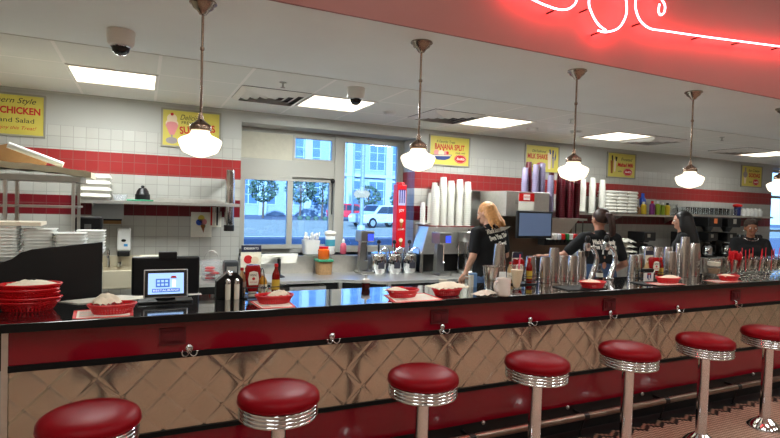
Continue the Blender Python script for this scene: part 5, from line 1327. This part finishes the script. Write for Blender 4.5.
person('ponytail worker in black tee and jeans seen from behind, reaching left', 4.33, 4.02, -.32, 1.0,
       [((-.36,.06,1.13),(-.50,.20,1.10),(-.7,.6,.05)), ((.27,-.03,1.06),(.24,.16,.95),(0,.9,-.3))], (176,122,98), aub, 'ponytail', (.0,.0,.1),
       [("Who's Somebody", 1.285, .25, .0, 0), ('Save Your Treat', 1.235, .26, .0, 0), ('Inside', 1.185, .11, .0, .02)], hem=1.06)
person('dark long haired worker in black turned to the left', 5.78, 4.12, .62, 1.0,
       [((-.27,.10,1.10),(-.18,.32,1.08),(.2,.9,.0)), ((.26,.08,1.08),(.15,.30,1.06),(-.2,.9,.0))], (190,140,118), black_h, 'back_long', (-.12,0,.0))
person('worker in black tee with head scarf and necklace facing the room', 7.32, 4.26, 2.3, .95,
       [((-.25,.10,1.06),(-.12,.30,1.0),(.4,.8,0)), ((.25,.10,1.06),(.12,.30,1.0),(-.4,.8,0))], (142,92,66), brun, 'short', (-.1,0,.1), bandana=True)

# ------------------------------------------------------------------ outside
PLZ = tag(MB().box(-40, 60, -18, -15, 0, 7).build('sun_blocker', mat('dull brick', (120,84,70), .9, noise=.1)), 'unseen brick block added behind the viewer to keep the sun out', 'building')  # unseen building added to block low sun from the front windows
ASP = mat('asphalt and pale pavement', (92,98,110), .9, noise=.12, nscale=.4)
struct(MB().box(-60, 120, 6.9, 120, -.12, -.02).build('floor', ASP)); struct(MB().box(-60, 80, -30, -6.35, -.12, -.02).build('floor', ASP))
def strip(nm, label, cat, x0, x1, y0, y1, m_, z=0): return tag(MB().box(x0,x1,y0,y1,-.02,z).build(nm, m_), label, cat)
t = strip('sidewalk', 'pale concrete sidewalk strip across the parking lot outside', 'pavement', -50, 100, 24, 46, mat('sunlit concrete', (150,150,132), .9, noise=.06, nscale=.5), .0)
t['kind'] = 'structure'
FA = mat('pale office cladding', (116,132,146), .7, noise=.03, nscale=.5); FG = mat('office window glass', (70,96,122), .12, .0); FM = mat('white mullion', (142,156,168), .6)
bl = thing('office_building', 'pale office building with large gridded windows across the street', 'building', (20, 60, 0))
MB().box(-50,60,0,10,0,16).build('wall', FA, bl)
for i, x in enumerate([-26+5.2*k for k in range(15)]):
    for z0_, z1_ in ((1.2,4.6),(5.8,9.2),(10.4,14)):
        w = MB().box(x,x+4.2,-.12,0,z0_,z1_).build('window', FM, bl)
        for c in range(4):
            for r_ in range(3):
                pass
        mb = MB()
        for c in range(4):
            for r_ in range(3): mb.box(x+.12+c*1.02,x+.12+c*1.02+.9,-.16,-.12,z0_+.12+r_*(z1_-z0_-.2)/3,z0_+.02+(r_+1)*(z1_-z0_-.2)/3)
        mb.build('pane', FG, w)
MB().box(-50,60,-.5,0,9.6,10.0).build('cornice', FM, bl); MB().box(-50,60,-.5,0,4.9,5.3).build('cornice', FM, bl)
for x in [-29+5.2*k for k in range(16)]: MB().box(x,x+.9,-.4,0,0,16).build('pilaster', FM, bl)
LEAF = mat('tree leaves', (66,88,70), .8, noise=.3, nscale=3); BARK = mat('bark', (80,66,56), .9)
def tree(x, y, h, r, label, seed):
    rg = random.Random(seed); t = thing('street_tree', label, 'tree', (x, y, -.02), 0, 'trees before the office building')
    MB().tube([(0,0,0),(.05,0,h*.5),(0,.05,h*.8)], [.12,.09,.05], 8).build('trunk', BARK, t, True)
    mb = MB()
    for k in range(420):
        a, b_ = rg.uniform(0,2*PI), rg.uniform(-1,1); q = math.sqrt(1-b_*b_)*rg.uniform(.5,1)**.5
        c = V((r*q*math.cos(a), r*q*math.sin(a), h*.68+r*.8*b_)); s_ = rg.uniform(.12,.26)
        u = V((rg.uniform(-1,1),rg.uniform(-1,1),rg.uniform(-1,1))).normalized(); v = u.orthogonal().normalized()
        mb.add([c-u*s_,c+v*s_*.6,c+u*s_,c-v*s_*.6], [(0,1,2,3)])
    mb.build('foliage', LEAF, t)
for i, (px, y, h, r) in enumerate(((263,50,4.0,1.4),(300,50,4.2,1.5),(322,52,4.4,1.8),(368,50,3.6,1.3),(402,50,3.4,1.4))):
    p = W(px, 210, 1, y); tree(p.x, y, h, r, 'small street tree before the office, '+('first from left','second from left','third from left','second from right','rightmost')[i], i)
def car(px, y, rz, m_, label, k=1.0, suv=True):
    p = W(px, 215, 1, y); t = thing('car', label, 'car', (p.x, y, -.02), rz)
    H1, H2 = .95*k, 1.62*k
    prof = [(-2.2,.35),(-2.25,.75),(-2.1,H1),(-1.3,H1+.06),(-.75,H2-.06),(-.3,H2),(1.3,H2),(1.95,H2-.1),(2.2,H1),(2.25,.4)]
    MB().prism(prof, -.88, .88).build('body', m_, t, bevel=.06)
    GB = mat('car window glass', (40,50,62), .1)
    for s_ in (-1,1):
        MB().prism([(-1.1,H1+.06),(-.66,H2-.14),(.35,H2-.12),(.35,H1+.06)], s_*.885-.01, s_*.885+.01).build('side_window', GB, t)
        MB().prism([(.45,H1+.06),(.45,H2-.12),(1.3,H2-.14),(1.75,H1+.1)], s_*.885-.01, s_*.885+.01).build('side_window', GB, t)
        for x in (-1.4,1.4):
            w = MB().lathe([(.34,-.1),(.36,-.08),(.36,.08),(.34,.1)],22,M=Matrix.Translation((x,s_*.8,.36))@RX).build('wheel', BLACK, t, True)
            MB().lathe([(.21,-.11),(.21,.11)],18,M=Matrix.Translation((x,s_*.8,.36))@RX).build('hub', STEEL, w, True)
        MB().box(-2.27,-2.2,s_*.6-.15,s_*.6+.15,.68,.82).build('headlight', WHITE, t); MB().box(2.2,2.27,s_*.7-.1,s_*.7+.1,.75,1.0).build('tail_light', REDT, t)
    MB().add([(-1.27,-.75,H1+.075),(-1.27,.75,H1+.075),(-.8,.68,H2-.06),(-.8,-.68,H2-.06),(-1.24,-.75,H1+.05),(-1.24,.75,H1+.05),(-.77,.68,H2-.09),(-.77,-.68,H2-.09)],[(0,1,2,3),(7,6,5,4),(0,4,5,1),(1,5,6,2),(2,6,7,3),(3,7,4,0)]).build('windscreen', GB, t)
car(352, 46, 2.6, mat('red car paint',(170,30,44),.25,coat=.5), 'pinkish red car parked outside behind the lamp post', 1.0)
car(381, 34, .25, mat('silver car paint',(165,176,186),.25,coat=.5), 'silver white car parked outside right of the lamp post')
t = thing('lamp_post', 'grey street lamp post seen through the tall window', 'post', (W(361,230,1,26).x, 26, -.02))
MB().tube([(0,0,0),(0,0,9)], .11, 12).build('pole', mat('grey blue post',(110,124,142),.6), t, True); MB().cyl(0,0,0,.5,.22).build('footing', FM, t)
t2 = thing('flag_pole', 'thin dark pole left of the lamp post outside', 'post', (W(352,230,1,44).x, 44, -.02))
MB().tube([(0,0,0),(0,0,8.2)], .1, 10).build('pole', mat('grey blue post'), t2, True)
MB().box(-.12,.12,-.12,.12,0,.2).build('footing', FM, t2)
t = thing('street_sign', 'small pale sign board on the lamp post outside', 'sign', (W(361,200,1,26).x, 25.86, 1.95))
MB().prism([(-.5,.2),(-.4,.0),(.3,.0),(.45,.22),(.3,.38),(-.35,.38)], -.03, .02).build('board', mat('tan board',(140,120,92),.6), t)
for i, px in enumerate((300,308,316,325)):
    p = W(px, 218, 1, 47)
    tag(MB().lathe([(.18,0),(.26,.18),(.18,.36),(0,.4)],12).build('round_shrub', LEAF, None, True, loc=(p.x,47,-.02)), 'low round shrub in the row before the office building', 'shrub', 'round shrubs before the office')

# ------------------------------------------------------------------ light
wd = bpy.data.worlds.new('sky'); sc.world = wd; wd.use_nodes = True
nt = wd.node_tree; bg = nt.nodes['Background']
sky = nt.nodes.new('ShaderNodeTexSky'); sky.sky_type = 'HOSEK_WILKIE'; sky.turbidity = 2.5; sky.sun_direction = (-.3,-.9,.35)
nt.links.new(sky.outputs[0], bg.inputs[0]); bg.inputs[1].default_value = 24
sun = bpy.data.lights.new('sun', 'SUN'); sun.energy = 21; sun.angle = .02; sun.color = (1,.96,.88)
so = bpy.data.objects.new('sun', sun); C.objects.link(so); so.rotation_euler = (math.radians(72), 0, math.radians(-20))
def area(x, y, z, sx, sy, e, col, nm):
    l = bpy.data.lights.new(nm, 'AREA'); l.shape = 'RECTANGLE'; l.size = sx; l.size_y = sy; l.energy = e; l.color = col
    o = bpy.data.objects.new(nm, l); C.objects.link(o); o.location = (x, y, z); return o
# unseen fill panels, each with a lamp below, added to light the bar front
DP = mat('fill panel diffuser', (255,244,224), .5, emit=2.2, ecol=(255,236,206))
dl = thing('fill_panel', '', 'ceiling light')
MB().box(-.32,.32,-.62,.62,-.02,0).build('frame', WHITE, dl); MB().box(-.29,.29,-.59,.59,-.024,-.02).build('diffuser', DP, dl)
for i, x in enumerate((-.8, 1.6, 4.0, 6.4, 9.0)):
    for j, y in enumerate((.9, -1.8)):
        place(dl, (x, y, 3.995), 0, 'unseen fill light panel added over the dining room behind the viewer', 'added fill lights over the dining room')
        area(x, y, 3.95, .55, 1.1, 21, (.93,.985,.98), 'fill_lamp')
for x0, e_ in ((-.55,29), (1.40,38), (3.35,35), (5.30,22), (8.62,13)): area(x0+.325, 5.015, ZC-.02, .56, .56, e_, (.92,.99,1), 'kitchen_lamp')
sc.view_settings.view_transform = 'Standard'; sc.view_settings.look = 'None'; sc.view_settings.gamma = 1; sc.view_settings.exposure = .35
sc.view_settings.use_curve_mapping = False
sc.cycles.use_denoising = True; sc.cycles.max_bounces = 8; sc.cycles.transparent_max_bounces = 16; sc.cycles.caustics_reflective = False; sc.cycles.caustics_refractive = False
sc.cycles.sample_clamp_indirect = 6
for o in bpy.data.objects:
    if '_used' in o: del o['_used']
